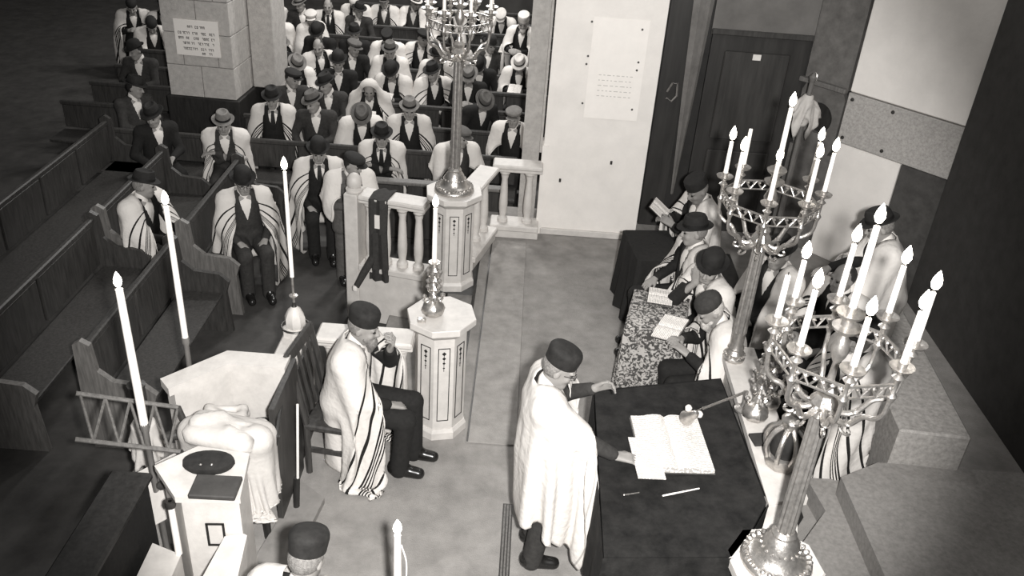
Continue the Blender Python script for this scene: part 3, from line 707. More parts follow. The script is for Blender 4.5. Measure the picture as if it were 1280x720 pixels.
MB().tube([(0, 0, 0.03), (0.02, 0.1, 0.85)], 0.009, 8).build('shaft', PAPERM, rd); MB().tube([(-0.01, 0.0, 0.03), (0.0, 0.03, 0.28)], 0.022, 8).build('socket', WOODD, rd)
ps = MB().prism([(-1.62, 3.3), (-1.30, 3.3), (-1.22, 4.25), (-1.19, 4.50), (-1.40, 4.66), (-1.46, 4.2)], 0.0, 0.05).build('wooden_platform', mat('platform_board', 0.22, 0.85, var=0.15, scale=12)); tag(ps, 'low pale board on the floor beside the marble booth', 'board')
nd = thing('marble_desk', (0, 0, 0), 0, 'pale marble desk with a black framed panel holding a dark book', 'desk')
DZ = 0.98
dp = [(-1.90, 3.70), (-1.74, 3.86), (-1.46, 3.83), (-1.41, 3.53), (-1.72, 3.50)]
MB().prism([(x * 0.99 - 0.01, y - 0.0) for x, y in dp], 0.0, DZ - 0.04).build('body', MARBLE, nd)
MB().prism([(-1.93, 3.70), (-1.75, 3.89), (-1.44, 3.86), (-1.385, 3.50), (-1.73, 3.47)], DZ - 0.04, DZ).build('top', MARBLE, nd)
f = MB()
for c_, s_ in (((-0.045, 0, 0), (0.012, 0.006, 0.17)), ((0.045, 0, 0), (0.012, 0.006, 0.17)), ((0, 0, 0.08), (0.10, 0.006, 0.012)), ((0, 0, -0.08), (0.10, 0.006, 0.012))): f.box(c_, s_)
f.bm.transform(Matrix.Translation((-1.55, 3.508, 0.68)) @ Rz(R(5))); f.build('panel_frame', INLAY, nd)
MB().prism([(-1.40, 3.53), (-1.38, 3.52), (-1.30, 2.9), (-1.55, 2.9), (-1.50, 3.50)], 0.62, 0.68).build('side_shelf', MARBLE, nd)
MB().prism([(-1.40, 3.52), (-1.32, 2.9), (-1.53, 2.9), (-1.49, 3.49)], 0.0, 0.62).build('side_wall', MARBLE, nd)
lo = MB().prism([(-1.95, 3.56), (-1.76, 3.49), (-1.74, 2.9), (-1.93, 2.9)], 0.0, 0.52).build('marble_block', MARBLE); tag(lo, 'low pale marble block in front of the marble desk', 'block')
bd = MB().box((0, 0, 0.016), (0.25, 0.17, 0.032), None, 0.006).build('closed_book', mat('dark_cover', 0.045, 0.6, var=0.3)); bd.location = (*G(270, 612, DZ)[:2], DZ); bd.rotation_euler = (0, 0, R(2)); bd.location.y -= 0.0
sp_ = thing('wooden_screen', (-2.2, 2.9, 0), 0, 'dark wooden screen beside the low pale marble block', 'screen')
MB().bx(0.0, 0.2, 0.0, 0.84, 0.0, 0.82, 0.015).build('body', BLACK, sp_)
MB().bx(-0.02, 0.22, -0.02, 0.87, 0.82, 0.87, 0.015).build('top_rail', WOODD, sp_)
tag(bd, 'dark closed book lying on the marble desk', 'book')
bg = thing('velvet_bag', (-1.63, 3.73, DZ), R(5), 'black velvet bag lying on the marble desk under folded shawls', 'bag')
m = MB(); m.lathe([(0.0, 0.0), (0.13, 0.0), (0.145, 0.02), (0.14, 0.045), (0.06, 0.06), (0, 0.06)], 20, sx=1.0, sy=0.6); m.build('pouch', VELVET, bg, True)
for s_ in (-1, 1): MB().lathe([(0, -0.006), (0.008, 0), (0, 0.006)], 8, Matrix.Translation((s_ * 0.03, -0.05, 0.056))).build('button', SILVER, bg)
cl = thing('desk_candle', (-1.775, 3.50, 0.52), 0, 'short unlit candle fixed to the corner of the marble desk', 'candle')
candle(cl, (0, 0, 0.0), 0.40, 0.020, False, taper=0.9)
MB().lathe([(0.028, 0.36), (0.032, 0.38), (0.026, 0.40)], 12).build('holder', IRON, cl, True)

# tall taper candles on wooden poles
def pole_candle(loc, zb, zc, cl_, label, r=0.02, tilt=0.0):
    t = thing('pole_candle', loc, 0, label, 'candle', 'tall tapers on wooden poles', rot=(0, tilt, 0))
    MB().lathe([(0.06, 0), (0.06, 0.02), (0.02, 0.04), (0.018, zc - 0.06), (0.026, zc - 0.04), (0.024, zc)], 14).build('pole', WOODL, t, True)
    candle(t, (0, 0, zc - 0.01), cl_, r, True)
pole_candle((-2.10, 4.72, 0), 0, 1.16, 0.95, 'tall lit taper on a wooden pole behind the marble booth')
pole_candle((-2.08, 3.96, 0), 0, 1.06, 0.92, 'tall lit taper on a wooden pole by the marble desk', 0.024)
t = thing('floor_candle', (-0.47, 3.1, 0), 0, 'lit white candle on a slim stand beside the man with black hat', 'candle')
MB().lathe([(0.11, 0), (0.11, 0.015), (0.02, 0.05), (0.014, 0.70), (0.03, 0.74), (0.05, 0.76), (0.02, 0.77)], 16).build('stand', BRASS, t, True)
candle(t, (0, 0, 0.76), 0.45, 0.021, True)
MB().tube(smoothpath([(0.02, 0, 1.14), (0.045, 0.0, 1.02), (0.04, 0, 0.85), (0.02, 0, 0.78)], 5), 0.004, 6).build('wax_drip', WAX, t, True)

# folding wooden rack with turned handles
rk = thing('wooden_rack', (-2.12, 4.22, 0), R(20), 'folding wooden rack of crossed bars by the tall tapers', 'rack')
for y_, z_ in ((0.0, 0.95), (-0.28, 0.83)):
    MB().tube([(-0.42, y_, z_ + 0.2), (0.12, y_, z_)], 0.014, 8).build('rail', WOODL, rk)
for i in range(4):
    xa = -0.40 + 0.13 * i
    MB().tube([(xa, 0.0, 1.143 - 0.048 * i), (xa + 0.07, -0.28, 0.997 - 0.048 * i)], 0.009, 6).build('bar', WOODL, rk)
    MB().tube([(xa + 0.13, 0.0, 1.095 - 0.048 * i), (xa + 0.07, -0.28, 0.997 - 0.048 * i)], 0.009, 6).build('bar', WOODL, rk)
for (a, b) in (((0.12, 0.0, 0.95), (0.22, -0.06, 0.55)), ((0.12, -0.28, 0.83), (0.2, -0.3, 0.45))):
    MB().tube([a, b], 0.02, 8).build('strut', WOOD, rk)
for p in ((0.10, -0.08, 0.80), (0.06, -0.36, 0.66)):
    MB().lathe([(0.014, -0.09), (0.03, -0.07), (0.034, 0.05), (0.022, 0.08), (0, 0.085)], 12, Matrix.Translation(p) @ Matrix.Rotation(R(90), 4, 'Y')).build('handle', WOOD, rk, True)
MB().box((0.24, -0.25, 0.36), (0.05, 0.16, 0.7), Matrix.Rotation(R(14), 3, 'X'), 0.01).build('upright', WOOD, rk)
# armchair holding the heap, and the dark-wood chair of the seated man
def chair(loc, rz, label, h=0.45, back=1.0, w=0.46, d_=0.44, m=None):
    m = m or WOOD
    t = thing('wooden_chair', loc, rz, label, 'chair')
    MB().bx(-w / 2, w / 2, -d_ / 2, d_ / 2, h - 0.05, h, 0.012).build('seat', m, t)
    for a in (-1, 1):
        MB().bx(a * (w / 2 - 0.025) - 0.022, a * (w / 2 - 0.025) + 0.022, -d_ / 2, -d_ / 2 + 0.045, 0, h - 0.05, 0.005).build('leg', m, t)
        MB().tube([(a * (w / 2 - 0.025), d_ / 2 - 0.02, 0), (a * (w / 2 - 0.025), d_ / 2 - 0.02, h), (a * (w / 2 - 0.025), d_ / 2 + 0.09, back)], 0.024, 8).build('leg', m, t, True)
        MB().bx(a * (w / 2 - 0.025) - 0.012, a * (w / 2 - 0.025) + 0.012, -d_ / 2 + 0.03, d_ / 2 - 0.03, 0.2, 0.235).build('stretcher', m, t)
    MB().box((0, d_ / 2 + 0.085, back - 0.03), (w, 0.03, 0.09), Matrix.Rotation(R(-10), 3, 'X'), 0.008).build('top_rail', m, t)
    for k in range(4):
        x_ = (k - 1.5) * w * 0.19
        MB().tube([(x_, d_ / 2 - 0.0, h), (x_, d_ / 2 + 0.08, back - 0.06)], 0.014, 6).build('spindle', m, t)
    return t
chair((-1.14, 4.98, 0), R(82), 'dark wooden chair under the man with hand to his chin', 0.45, 1.0)
chair((-1.72, 4.32, 0), R(-80), 'dark wooden chair heaped with folded white shawls', 0.48, 0.86, m=WOODD)
# ------------------------------------------------------------------ smooth bodies from distance fields
def v3(*a): return np.array(a, float)
def nets(prims, res, cuts=(), pad=0.02):
    """polygonise a smooth union of round cones and ellipsoids; cuts are functions f(X,Y,Z) whose inside is removed"""
    lo = np.full(3, 1e9); hi = np.full(3, -1e9); bbs = []
    for p in prims:
        if p[0] == 'c':
            _, a, b, ra, rb, k = p; r = max(ra, rb); l = np.minimum(a, b) - r; h = np.maximum(a, b) + r
        else:
            _, c, rad, M, k = p; e = np.sqrt(((M * rad) ** 2).sum(1)); l = c - e; h = c + e
        bbs.append((l, h)); lo = np.minimum(lo, l); hi = np.maximum(hi, h)
    lo = lo - pad - 2 * res; n = np.ceil((hi + pad + 2 * res - lo) / res).astype(int) + 1
    ax = [(lo[i] + res * np.arange(n[i])).astype(np.float32) for i in range(3)]
    D = np.full(n, 0.5, np.float32)
    for p, (l, h) in zip(prims, bbs):
        k = p[-1]; m = max(k, res * 2.5) + res
        i0 = np.maximum(np.floor((l - m - lo) / res).astype(int), 0); i1 = np.minimum(np.ceil((h + m - lo) / res).astype(int) + 1, n)
        sl = tuple(slice(i0[i], i1[i]) for i in range(3))
        X = ax[0][sl[0]][:, None, None]; Y = ax[1][sl[1]][None, :, None]; Z = ax[2][sl[2]][None, None, :]
        if p[0] == 'c':
            _, a, b, ra, rb, k = p; d = (b - a).astype(np.float32); L2 = float(d @ d) + 1e-12
            t = np.clip(((X - a[0]) * d[0] + (Y - a[1]) * d[1] + (Z - a[2]) * d[2]) / L2, 0, 1)
            q = np.sqrt((X - a[0] - t * d[0]) ** 2 + (Y - a[1] - t * d[1]) ** 2 + (Z - a[2] - t * d[2]) ** 2) - (ra + (rb - ra) * t)
        else:
            _, c, rad, M, k = p
            x = X - c[0]; y = Y - c[1]; z = Z - c[2]
            u = [M[0, i] * x + M[1, i] * y + M[2, i] * z for i in range(3)]
            k0 = np.sqrt((u[0] / rad[0]) ** 2 + (u[1] / rad[1]) ** 2 + (u[2] / rad[2]) ** 2)
            k1 = np.sqrt((u[0] / rad[0] ** 2) ** 2 + (u[1] / rad[1] ** 2) ** 2 + (u[2] / rad[2] ** 2) ** 2) + 1e-6
            q = k0 * (k0 - 1) / k1
        A = D[sl]
        if k > 0:
            hh = np.maximum(k - np.abs(A - q), 0) / k
            D[sl] = np.minimum(A, q) - hh * hh * k * 0.25
        else: D[sl] = np.minimum(A, q)
    if cuts:
        X = ax[0][:, None, None]; Y = ax[1][None, :, None]; Z = ax[2][None, None, :]
        for f in cuts: D = np.maximum(D, -f(X, Y, Z).astype(np.float32))
    S = D < 0
    cs = np.zeros(n - 1, np.int8)
    offs = [(i, j, k) for i in (0, 1) for j in (0, 1) for k in (0, 1)]
    def cor(A, o): return A[o[0]:n[0] - 1 + o[0], o[1]:n[1] - 1 + o[1], o[2]:n[2] - 1 + o[2]]
    for o in offs: cs += cor(S, o)
    act = (cs > 0) & (cs < 8)
    ii = np.argwhere(act); idx = np.full(n - 1, -1, np.int32); idx[act] = np.arange(len(ii))
    cv = {o: D[ii[:, 0] + o[0], ii[:, 1] + o[1], ii[:, 2] + o[2]] for o in offs}
    acc = np.zeros((len(ii), 3)); cnt = np.zeros(len(ii))
    for o in offs:
        for axn in range(3):
            if o[axn] == 0:
                o2 = list(o); o2[axn] = 1; o2 = tuple(o2); a, b = cv[o], cv[o2]; mk = (a < 0) != (b < 0)
                t = np.where(mk, a / np.where(mk, a - b, 1), 0)
                pt = np.array(o, float)[None, :] * np.ones((len(ii), 1)); pt[:, axn] += t
                acc += pt * mk[:, None]; cnt += mk
    V = lo + res * (ii + acc / cnt[:, None])
    F = []
    for axn in range(3):
        s0 = [slice(None)] * 3; s1 = [slice(None)] * 3; s0[axn] = slice(0, -1); s1[axn] = slice(1, None)
        ch = S[tuple(s0)] != S[tuple(s1)]
        e = np.argwhere(ch); b, c = (axn + 1) % 3, (axn + 2) % 3
        e = e[(e[:, b] > 0) & (e[:, c] > 0) & (e[:, b] < n[b] - 1) & (e[:, c] < n[c] - 1)]
        inside = S[e[:, 0], e[:, 1], e[:, 2]]
        def cell(db, dc):
            q = e.copy(); q[:, b] -= db; q[:, c] -= dc; return idx[q[:, 0], q[:, 1], q[:, 2]]
        f = np.stack([cell(1, 1), cell(0, 1), cell(0, 0), cell(1, 0)], 1)
        f[~inside] = f[~inside][:, ::-1]; F.append(f)
    F = np.concatenate(F); F = F[(F >= 0).all(1)]
    # one light smoothing pass
    nb = np.zeros_like(V); ct = np.zeros(len(V))
    for a in range(4):
        b = (a + 1) % 4
        np.add.at(nb, F[:, a], V[F[:, b]]); np.add.at(ct, F[:, a], 1); np.add.at(nb, F[:, b], V[F[:, a]]); np.add.at(ct, F[:, b], 1)
    ok = ct > 0; V[ok] = V[ok] * 0.6 + 0.4 * nb[ok] / ct[ok][:, None]
    return V, F
def rx(a): c, s = math.cos(a), math.sin(a); return np.array([[1, 0, 0], [0, c, -s], [0, s, c]])
def ry(a): c, s = math.cos(a), math.sin(a); return np.array([[c, 0, s], [0, 1, 0], [-s, 0, c]])
def rz3(a): c, s = math.cos(a), math.sin(a); return np.array([[c, -s, 0], [s, c, 0], [0, 0, 1]])

# ------------------------------------------------------------------ cloth that falls over a body
def capdist(P, caps):
    """closest capsule: signed distance and outward normal for each point"""
    bd = np.full(len(P), 1e9); bn = np.zeros_like(P)
    for a, b, ra, rb in caps:
        d = b - a; L2 = d @ d + 1e-12; t = np.clip((P - a) @ d / L2, 0, 1); q = P - a - t[:, None] * d
        l = np.sqrt((q * q).sum(1)) + 1e-9; s = l - (ra + (rb - ra) * t); m = s < bd
        bd[m] = s[m]; bn[m] = q[m] / l[m][:, None]
    return bd, bn
def cloth(P0, restW, restL, caps, pins=None, steps=90, passes=7, g=0.0022, floor=0.012, fric=0.55, thick=0.014, seed=1, neck=0.0):
    """P0: (rows, cols, 3); pins: (mask rows x cols, targets); position based sheet"""
    nr, nc, _ = P0.shape; P = P0.copy().astype(float); Q = P.copy(); rs = np.random.RandomState(seed)
    dx = restW / (nc - 1); dy = restL / (nr - 1); dg = math.hypot(dx, dy)
    inv = np.ones((nr, nc, 1)); tt = np.clip(np.arange(nr) * dy / 0.30, 0, 1); fr_ = 1 - neck * (1 - tt * tt * (3 - 2 * tt)); DX = (dx * fr_)[:, None, None]; DG = np.sqrt(((DX[:-1] + DX[1:]) / 2) ** 2 + dy * dy)
    if pins is not None: pm, pt = pins; inv[pm] = 0; p_start = P[pm].copy()
    def con(A, B, wa, wb, L, stiff=1.0, only_long=False):
        d = B - A; l = np.sqrt((d * d).sum(-1, keepdims=True)) + 1e-9; w = wa + wb; w = np.where(w == 0, 1, w)
        c = (l - L) / l * stiff
        if only_long: c = np.maximum(c, 0)
        c = d * c / w
        A += c * wa; B -= c * wb
    for s in range(steps):
        vel = (P - Q) * 0.93; Q = P.copy(); P = P + vel * inv; P[..., 2:3] -= g * inv
        if pins is not None:
            f = min(1.0, (s + 1) / (steps * 0.35)); P[pm] = p_start + (pt - p_start) * f; Q[pm] = P[pm]
        for it in range(passes):
            if it % 3 == 2:
                F_ = P.reshape(-1, 3); d, nrm = capdist(F_, caps); m = (d < thick)[:, None] & (inv.reshape(-1, 1) > 0); F_ += np.where(m, (thick - d)[:, None] * nrm, 0); P = F_.reshape(nr, nc, 3)
            for o in (0, 1):
                con(P[:, o:-1:2][:, :P[:, o + 1::2].shape[1]], P[:, o + 1::2], inv[:, o:-1:2][:, :inv[:, o + 1::2].shape[1]], inv[:, o + 1::2], DX)
                con(P[o:-1:2][:P[o + 1::2].shape[0]], P[o + 1::2], inv[o:-1:2][:inv[o + 1::2].shape[0]], inv[o + 1::2], dy)
            for o in (0, 1):
                a = P[o:-1:2]; k = min(len(a), len(P[o + 1::2]))
                con(P[o:-1:2][:k, :-1], P[o + 1::2][:k, 1:], inv[o:-1:2][:k, :-1], inv[o + 1::2][:k, 1:], DG[o::2][:k], 0.18)
                con(P[o:-1:2][:k, 1:], P[o + 1::2][:k, :-1], inv[o:-1:2][:k, 1:], inv[o + 1::2][:k, :-1], DG[o::2][:k], 0.18)
        for q in (5, 11, 19):
            if q < nr: con(P[:-q], P[q:], inv[:-q], inv[q:], q * dy * 1.02, 0.35, True)
        con(P[:, :-2], P[:, 2:], inv[:, :-2], inv[:, 2:], 2 * DX, 0.12)
        con(P[:-2], P[2:], inv[:-2], inv[2:], 2 * dy, 0.12)
        F_ = P.reshape(-1, 3); d, nrm = capdist(F_, caps); m = (d < thick) & (inv.reshape(-1) > 0)
        if m.any():
            push = (thick - d[m])[:, None] * nrm[m]; F_[m] += push
            Qf = Q.reshape(-1, 3); dd = F_[m] - Qf[m]; tn = dd - (dd * nrm[m]).sum(1, keepdims=True) * nrm[m]; Qf[m] += tn * fric
        low = F_[:, 2] < floor; F_[low, 2] = floor
        P = F_.reshape(nr, nc, 3)
    F_ = P.reshape(-1, 3)
    for _ in range(2):                                  # settle spikes
        A = P.copy(); A[1:-1, 1:-1] = 0.5 * P[1:-1, 1:-1] + 0.125 * (P[:-2, 1:-1] + P[2:, 1:-1] + P[1:-1, :-2] + P[1:-1, 2:]); P = A
    F_ = P.reshape(-1, 3); d, nrm = capdist(F_, caps); m = d < thick * 0.8; F_[m] += (thick * 0.8 - d[m])[:, None] * nrm[m]
    return F_.reshape(nr, nc, 3)
def sheet_mesh(name, P, th=0.006):
    """two-sided thin cloth mesh with u along columns and v along rows"""
    nr, nc, _ = P.shape
    U = np.stack(np.meshgrid(np.linspace(0, 1, nc), np.linspace(0, 1, nr)), -1).reshape(-1, 2)
    i = np.arange(nr * nc).reshape(nr, nc); F = np.stack([i[:-1, :-1], i[:-1, 1:], i[1:, 1:], i[1:, :-1]], -1).reshape(-1, 4)
    du = np.gradient(P, axis=1); dv = np.gradient(P, axis=0); N = np.cross(du, dv); N /= np.linalg.norm(N, axis=-1, keepdims=True) + 1e-9
    A = (P + N * th / 2).reshape(-1, 3); B = (P - N * th / 2).reshape(-1, 3); n = nr * nc
    ring = np.concatenate([i[0, :], i[1:, -1], i[-1, -2::-1], i[-2:0:-1, 0]]); r2 = np.roll(ring, -1)
    E = np.stack([ring, r2, r2 + n, ring + n], 1)
    return npmesh(name, np.concatenate([A, B]), np.concatenate([F[:, ::-1], F + n, E]), True, np.concatenate([U, U]))

# ------------------------------------------------------------------ a person
def ik(s, w, l1, l2, hint):
    d = w - s; L = np.linalg.norm(d); m = (l1 + l2) * 0.995
    if L > m: w = s + d * m / L; d = w - s; L = m
    u = d / L; a = (l1 * l1 - l2 * l2 + L * L) / (2 * L); h = math.sqrt(max(l1 * l1 - a * a, 0)); n = hint - (hint @ u) * u; n /= np.linalg.norm(n) + 1e-9
    return s + u * a + n * h, w
def hand_prims(w, d, n, side, curl=0.5, splay=0.09, sc=1.0):
    """w wrist, d pointing direction, n out of the back of the hand, side +1 puts the thumb on d x n"""
    d = d / np.linalg.norm(d); n = n - (n @ d) * d; n /= np.linalg.norm(n); s = np.cross(d, n) * side; P = []
    offs = (0.030, 0.010, -0.011, -0.031); lens = (0.072, 0.082, 0.076, 0.060)
    for o, l in zip(offs, lens):
        k0 = w + (d * 0.092 + s * o) * sc; P.append(('c', w + s * o * 0.55 * sc, k0, 0.015 * sc, 0.013 * sc, 0.012))
        d1 = d * math.cos(curl) - n * math.sin(curl) + s * (o * splay / 0.03); d1 /= np.linalg.norm(d1)
        d2 = d * math.cos(curl * 2.1) - n * math.sin(curl * 2.1) + s * (o * splay / 0.03); d2 /= np.linalg.norm(d2)
        k1 = k0 + d1 * l * 0.52 * sc; k2 = k1 + d2 * l * 0.5 * sc
        P.append(('c', k0, k1, 0.0105 * sc, 0.0095 * sc, 0.003)); P.append(('c', k1, k2, 0.0095 * sc, 0.0075 * sc, 0.003))
    t0 = w + (d * 0.02 + s * 0.022) * sc; t1 = w + (d * 0.062 + s * 0.052 - n * 0.012) * sc; t2 = t1 + (d * 0.034 + s * 0.012 - n * 0.014) * sc
    P.append(('c', t0, t1, 0.016 * sc, 0.012 * sc, 0.008)); P.append(('c', t1, t2, 0.0115 * sc, 0.009 * sc, 0.003))
    return P
DEF = dict(seat=True, sh=0.45, lean=6, side=0, head=(8, 0, 0), lw=(0.13, -0.30, 0.62), rw=(-0.13, -0.30, 0.62), lh=None, rh=None, ld=None, rd=None, ln=(0, 0, 1), rn=(0, 0, 1), curl=0.45,
           res=0.0105, spread=0.11, knee=None, tl=None, tw=2.05, top='neck', belly=1.0, step=0.0, seed=1, grid=(30, 40), tfront=10.0)
KITS = {}
def kit(key, **kw):
    if key in KITS: return KITS[key]
    p = dict(DEF); p.update(kw); K = {'p': p}; res = p['res']
    if p['seat']:
        hip = v3(0, 0.02, p['sh'] + 0.10)
        hips = [v3(s * 0.09, -0.02, p['sh'] + 0.085) for s in (-1, 1)]
        knees = [v3(s * p['spread'], -0.44, p['sh'] + 0.07) for s in (-1, 1)]
        ank = [v3(s * (p['spread'] - 0.01), -0.42 - 0.03 * s, 0.085) for s in (-1, 1)]
    else:
        hip = v3(0, 0.0, 0.93); hips = [v3(s * 0.09, 0, 0.90) for s in (-1, 1)]
        knees = [v3(s * 0.105, -0.03 - p['step'] * s, 0.49) for s in (-1, 1)]; ank = [v3(s * 0.11, 0.02 - p['step'] * 2 * s, 0.085) for s in (-1, 1)]
    T = rx(R(p['lean'])) @ ry(R(p['side']))
    tp = lambda x, y, z: hip + T @ v3(x, y, z)
    SH = [tp(s * 0.178, 0.0, 0.445) for s in (-1, 1)]
    nb = tp(0, 0.005, 0.485)
    hp, hy, hr = p['head']
    RH = rz3(R(hy)) @ rx(R(hp + p['lean'] * 0.35)) @ ry(R(hr))
    hc = tp(0, -0.01, 0.56) + RH @ v3(0, -0.012, 0.085)
    H = lambda x, y, z: hc + RH @ v3(x, y, z)
    K['head'] = Matrix.Translation(hc) @ Matrix(RH.tolist()).to_4x4(); K['hc'] = hc
    wr = [v3(*p['rw']), v3(*p['lw'])]; hints = [v3(-0.55, 0.22, -0.75) if p['rh'] is None else v3(*p['rh']), v3(0.55, 0.22, -0.75) if p['lh'] is None else v3(*p['lh'])]
    EL = []
    for i in (0, 1):
        e, w = ik(SH[i], wr[i], 0.285, 0.255, hints[i]); EL.append(e); wr[i] = w
    K['wr'] = wr; K['el'] = EL
    # ---- skin
    I3 = np.eye(3); B = []
    B += [('e', tp(0, 0, 0.05), v3(.145, .10, .14), T, .05), ('e', tp(0, 0, .2), v3(.135, .09, .17), T, .06), ('e', tp(0, 0.0, .36), v3(.15, .095, .15), T, .06), ('c', SH[0], SH[1], .06, .06, .05)]
    B += [('c', nb, hc + RH @ v3(0, 0.02, -0.05), .055, .052, .03)]
    for i in (0, 1):
        B += [('c', SH[i], EL[i], .045, .036, .03), ('c', EL[i], wr[i], .038, .026, .02)]
        B += [('c', hips[i], knees[i], .075, .05, .04), ('c', knees[i], ank[i], .05, .036, .02), ('c', ank[i], ank[i] + v3(0, -.11, -.04), .032, .02, .02)]
    B += [('e', H(0, .012, .025), v3(.076, .094, .096), RH, .02), ('e', H(0, -.028, -.045), v3(.060, .070, .078), RH, .03), ('c', H(-.022, -.066, -.092), H(.022, -.066, -.092), .024, .024, .02),
          ('c', H(0, -.092, .016), H(0, -.113, -.024), .009, .0135, .010), ('c', H(-.013, -.098, -.028), H(.013, -.098, -.028), .009, .009, .006), ('c', H(-.045, -.074, .026), H(.045, -.074, .026), .013, .013, .012),
          ('e', H(-.036, -.066, -.028), v3(.024, .022, .022), RH, .015), ('e', H(.036, -.066, -.028), v3(.024, .022, .022), RH, .015)]
    for s in (-1, 1): B += [('e', H(s * .077, .012, -.008), v3(.010, .020, .030), RH, .006)]
    for i in (0, 1):
        d = (p['rd'], p['ld'])[i]; d = wr[i] - EL[i] if d is None else v3(*d); nn = v3(*(p['rn'], p['ln'])[i])
        B += hand_prims(wr[i], d, nn, 1 if i == 1 else -1, p['curl'] if not isinstance(p['curl'], tuple) else p['curl'][i])
    K['body'] = npmesh('body', *nets(B, res))
    K['eyes'] = [Matrix.Translation(H(s * .030, -.083, .006)) @ Matrix(RH.tolist()).to_4x4() for s in (-1, 1)]
    # ---- jacket with an open V, shirt, trousers, shoes
    b = p['belly']; C_ = []
    C_ += [('e', tp(0, 0, 0.03), v3(.182, .138 * b, .15), T, .05), ('e', tp(0, -.012, .19), v3(.172, .13 * b, .18), T, .06), ('e', tp(0, 0, .35), v3(.182, .122, .155), T, .06), ('c', SH[0], SH[1], .078, .078, .05),
           ('c', nb - T @ v3(0, 0, .02), SH[0], .07, .075, .03), ('c', nb - T @ v3(0, 0, .02), SH[1], .07, .075, .03)]
    for i in (0, 1):
        C_ += [('c', SH[i], EL[i], .068, .056, .03), ('c', EL[i], wr[i] - (wr[i] - EL[i]) * .12, .056, .042, .02)]
        if p['seat']: C_ += [('c', hips[i], hips[i] * .55 + knees[i] * .45, .105, .085, .05)]
        else: C_ += [('c', hips[i] + v3(0, 0, .05), hips[i] * .62 + knees[i] * .38, .115, .115, .06)]
    Ti = T.T
    def vcut(X, Y, Z):
        x = X - hip[0]; y = Y - hip[1]; z = Z - hip[2]
        u = Ti[0, 0] * x + Ti[0, 1] * y + Ti[0, 2] * z; v = Ti[1, 0] * x + Ti[1, 1] * y + Ti[1, 2] * z; w = Ti[2, 0] * x + Ti[2, 1] * y + Ti[2, 2] * z
        return np.maximum(np.abs(u) - np.clip((w - 0.24) * 0.27, -0.02, 0.062), v + 0.045)
    K['coat'] = npmesh('coat', *nets(C_, max(res, 0.012), (vcut,)))
    S_ = [('e', tp(0, -.006, .24), v3(.15, .115, .17), T, .05), ('e', tp(0, -.002, .37), v3(.155, .112, .13), T, .05), ('c', nb - T @ v3(0, 0, .01), nb + T @ v3(0, -.004, .055), .070, .064, .02)]
    K['shirt'] = npmesh('shirt', *nets(S_, 0.014))
    tv = [tp(x, -0.128 - yy, z) for z, yy, ww in ((.50, -.048, .018), (.46, -.022, .02), (.40, -.006, .026), (.33, .004, .03), (.25, .006, .032), (.17, .0, .032)) for x in (-ww, ww)]
    tv2 = [q + T @ v3(0, 0.012, 0) for q in tv]; nT = len(tv); fs = []
    for i in range(0, nT - 2, 2): fs += [(i, i + 1, i + 3, i + 2), (i + nT + 1, i + nT, i + nT + 2, i + nT + 3), (i, i + 2, i + 2 + nT, i + nT), (i + 3, i + 1, i + 1 + nT, i + 3 + nT)]
    K['tie'] = npmesh('tie', np.array(tv + tv2), fs, False)
    L_ = []
    for i in (0, 1): L_ += [('c', hips[i], knees[i], .098, .076, .03), ('c', knees[i], ank[i] + v3(0, 0.0, -0.03), .074, .068, .02)]
    L_ += [('e', tp(0, 0, 0), v3(.165, .125, .12), T, .04)]
    K['trousers'] = npmesh('trousers', *nets(L_, 0.015))
    K['shoes'] = [npmesh('shoe', *nets([('c', ank[i] + v3(0, .03, -.03), ank[i] + v3(0, -.15, -.045), .052, .043, .02), ('c', ank[i] + v3(0, .02, 0), ank[i] + v3(0, -.02, .02), .056, .05, .03)], 0.014, (lambda X, Y, Z: Z + 0 * X + 0 * Y,))) for i in (0, 1)]
    # ---- hair, beard
    hair = [('e', H(0, .016, .020), v3(.083, .098, .098), RH, .01)]
    def hcut(X, Y, Z):
        x = X - hc[0]; y = Y - hc[1]; z = Z - hc[2]; v = RH[0, 1] * x + RH[1, 1] * y + RH[2, 1] * z; w = RH[0, 2] * x + RH[1, 2] * y + RH[2, 2] * z
        return np.maximum(v - 0.005, w - 0.075)
    K['hair'] = npmesh('hair', *nets(hair, 0.01, (hcut,)))
    K['beard'] = npmesh('beard', *nets([('c', H(-.05, -.045, -.06), H(0, -.085, -.098), .022, .03, .02), ('c', H(.05, -.045, -.06), H(0, -.085, -.098), .022, .03, .02), ('c', H(0, -.085, -.1), H(0, -.09, -.165), .036, .020, .03), ('c', H(-.022, -.102, -.056), H(.022, -.102, -.056), .008, .008, .01)], 0.009))
    # ---- capsules the shawl falls over
    cp = [(SH[0], SH[1], .085, .085), (tp(-.08, 0, .36), tp(.08, 0, .36), .128, .128), (tp(-.07, -.01, .2), tp(.07, -.01, .2), .135 * b, .135 * b), (tp(-.07, 0, .05), tp(.07, 0, .05), .14, .14),
          (nb, hc, .06, .06), (H(0, .01, .02), H(0, -.02, -.04), .098, .075), (SH[0], nb, .078, .075), (SH[1], nb, .078, .075)]
    for i in (0, 1):
        cp += [(SH[i], EL[i], .074, .06), (EL[i], wr[i], .06, .048), (hips[i], knees[i], .10, .08), (knees[i], ank[i], .078, .065)]
        hd = wr[i] - EL[i] if (p['rd'], p['ld'])[i] is None else v3(*(p['rd'], p['ld'])[i]); hd = hd / np.linalg.norm(hd); cp += [(wr[i], wr[i] + hd * .12, .045, .04)]
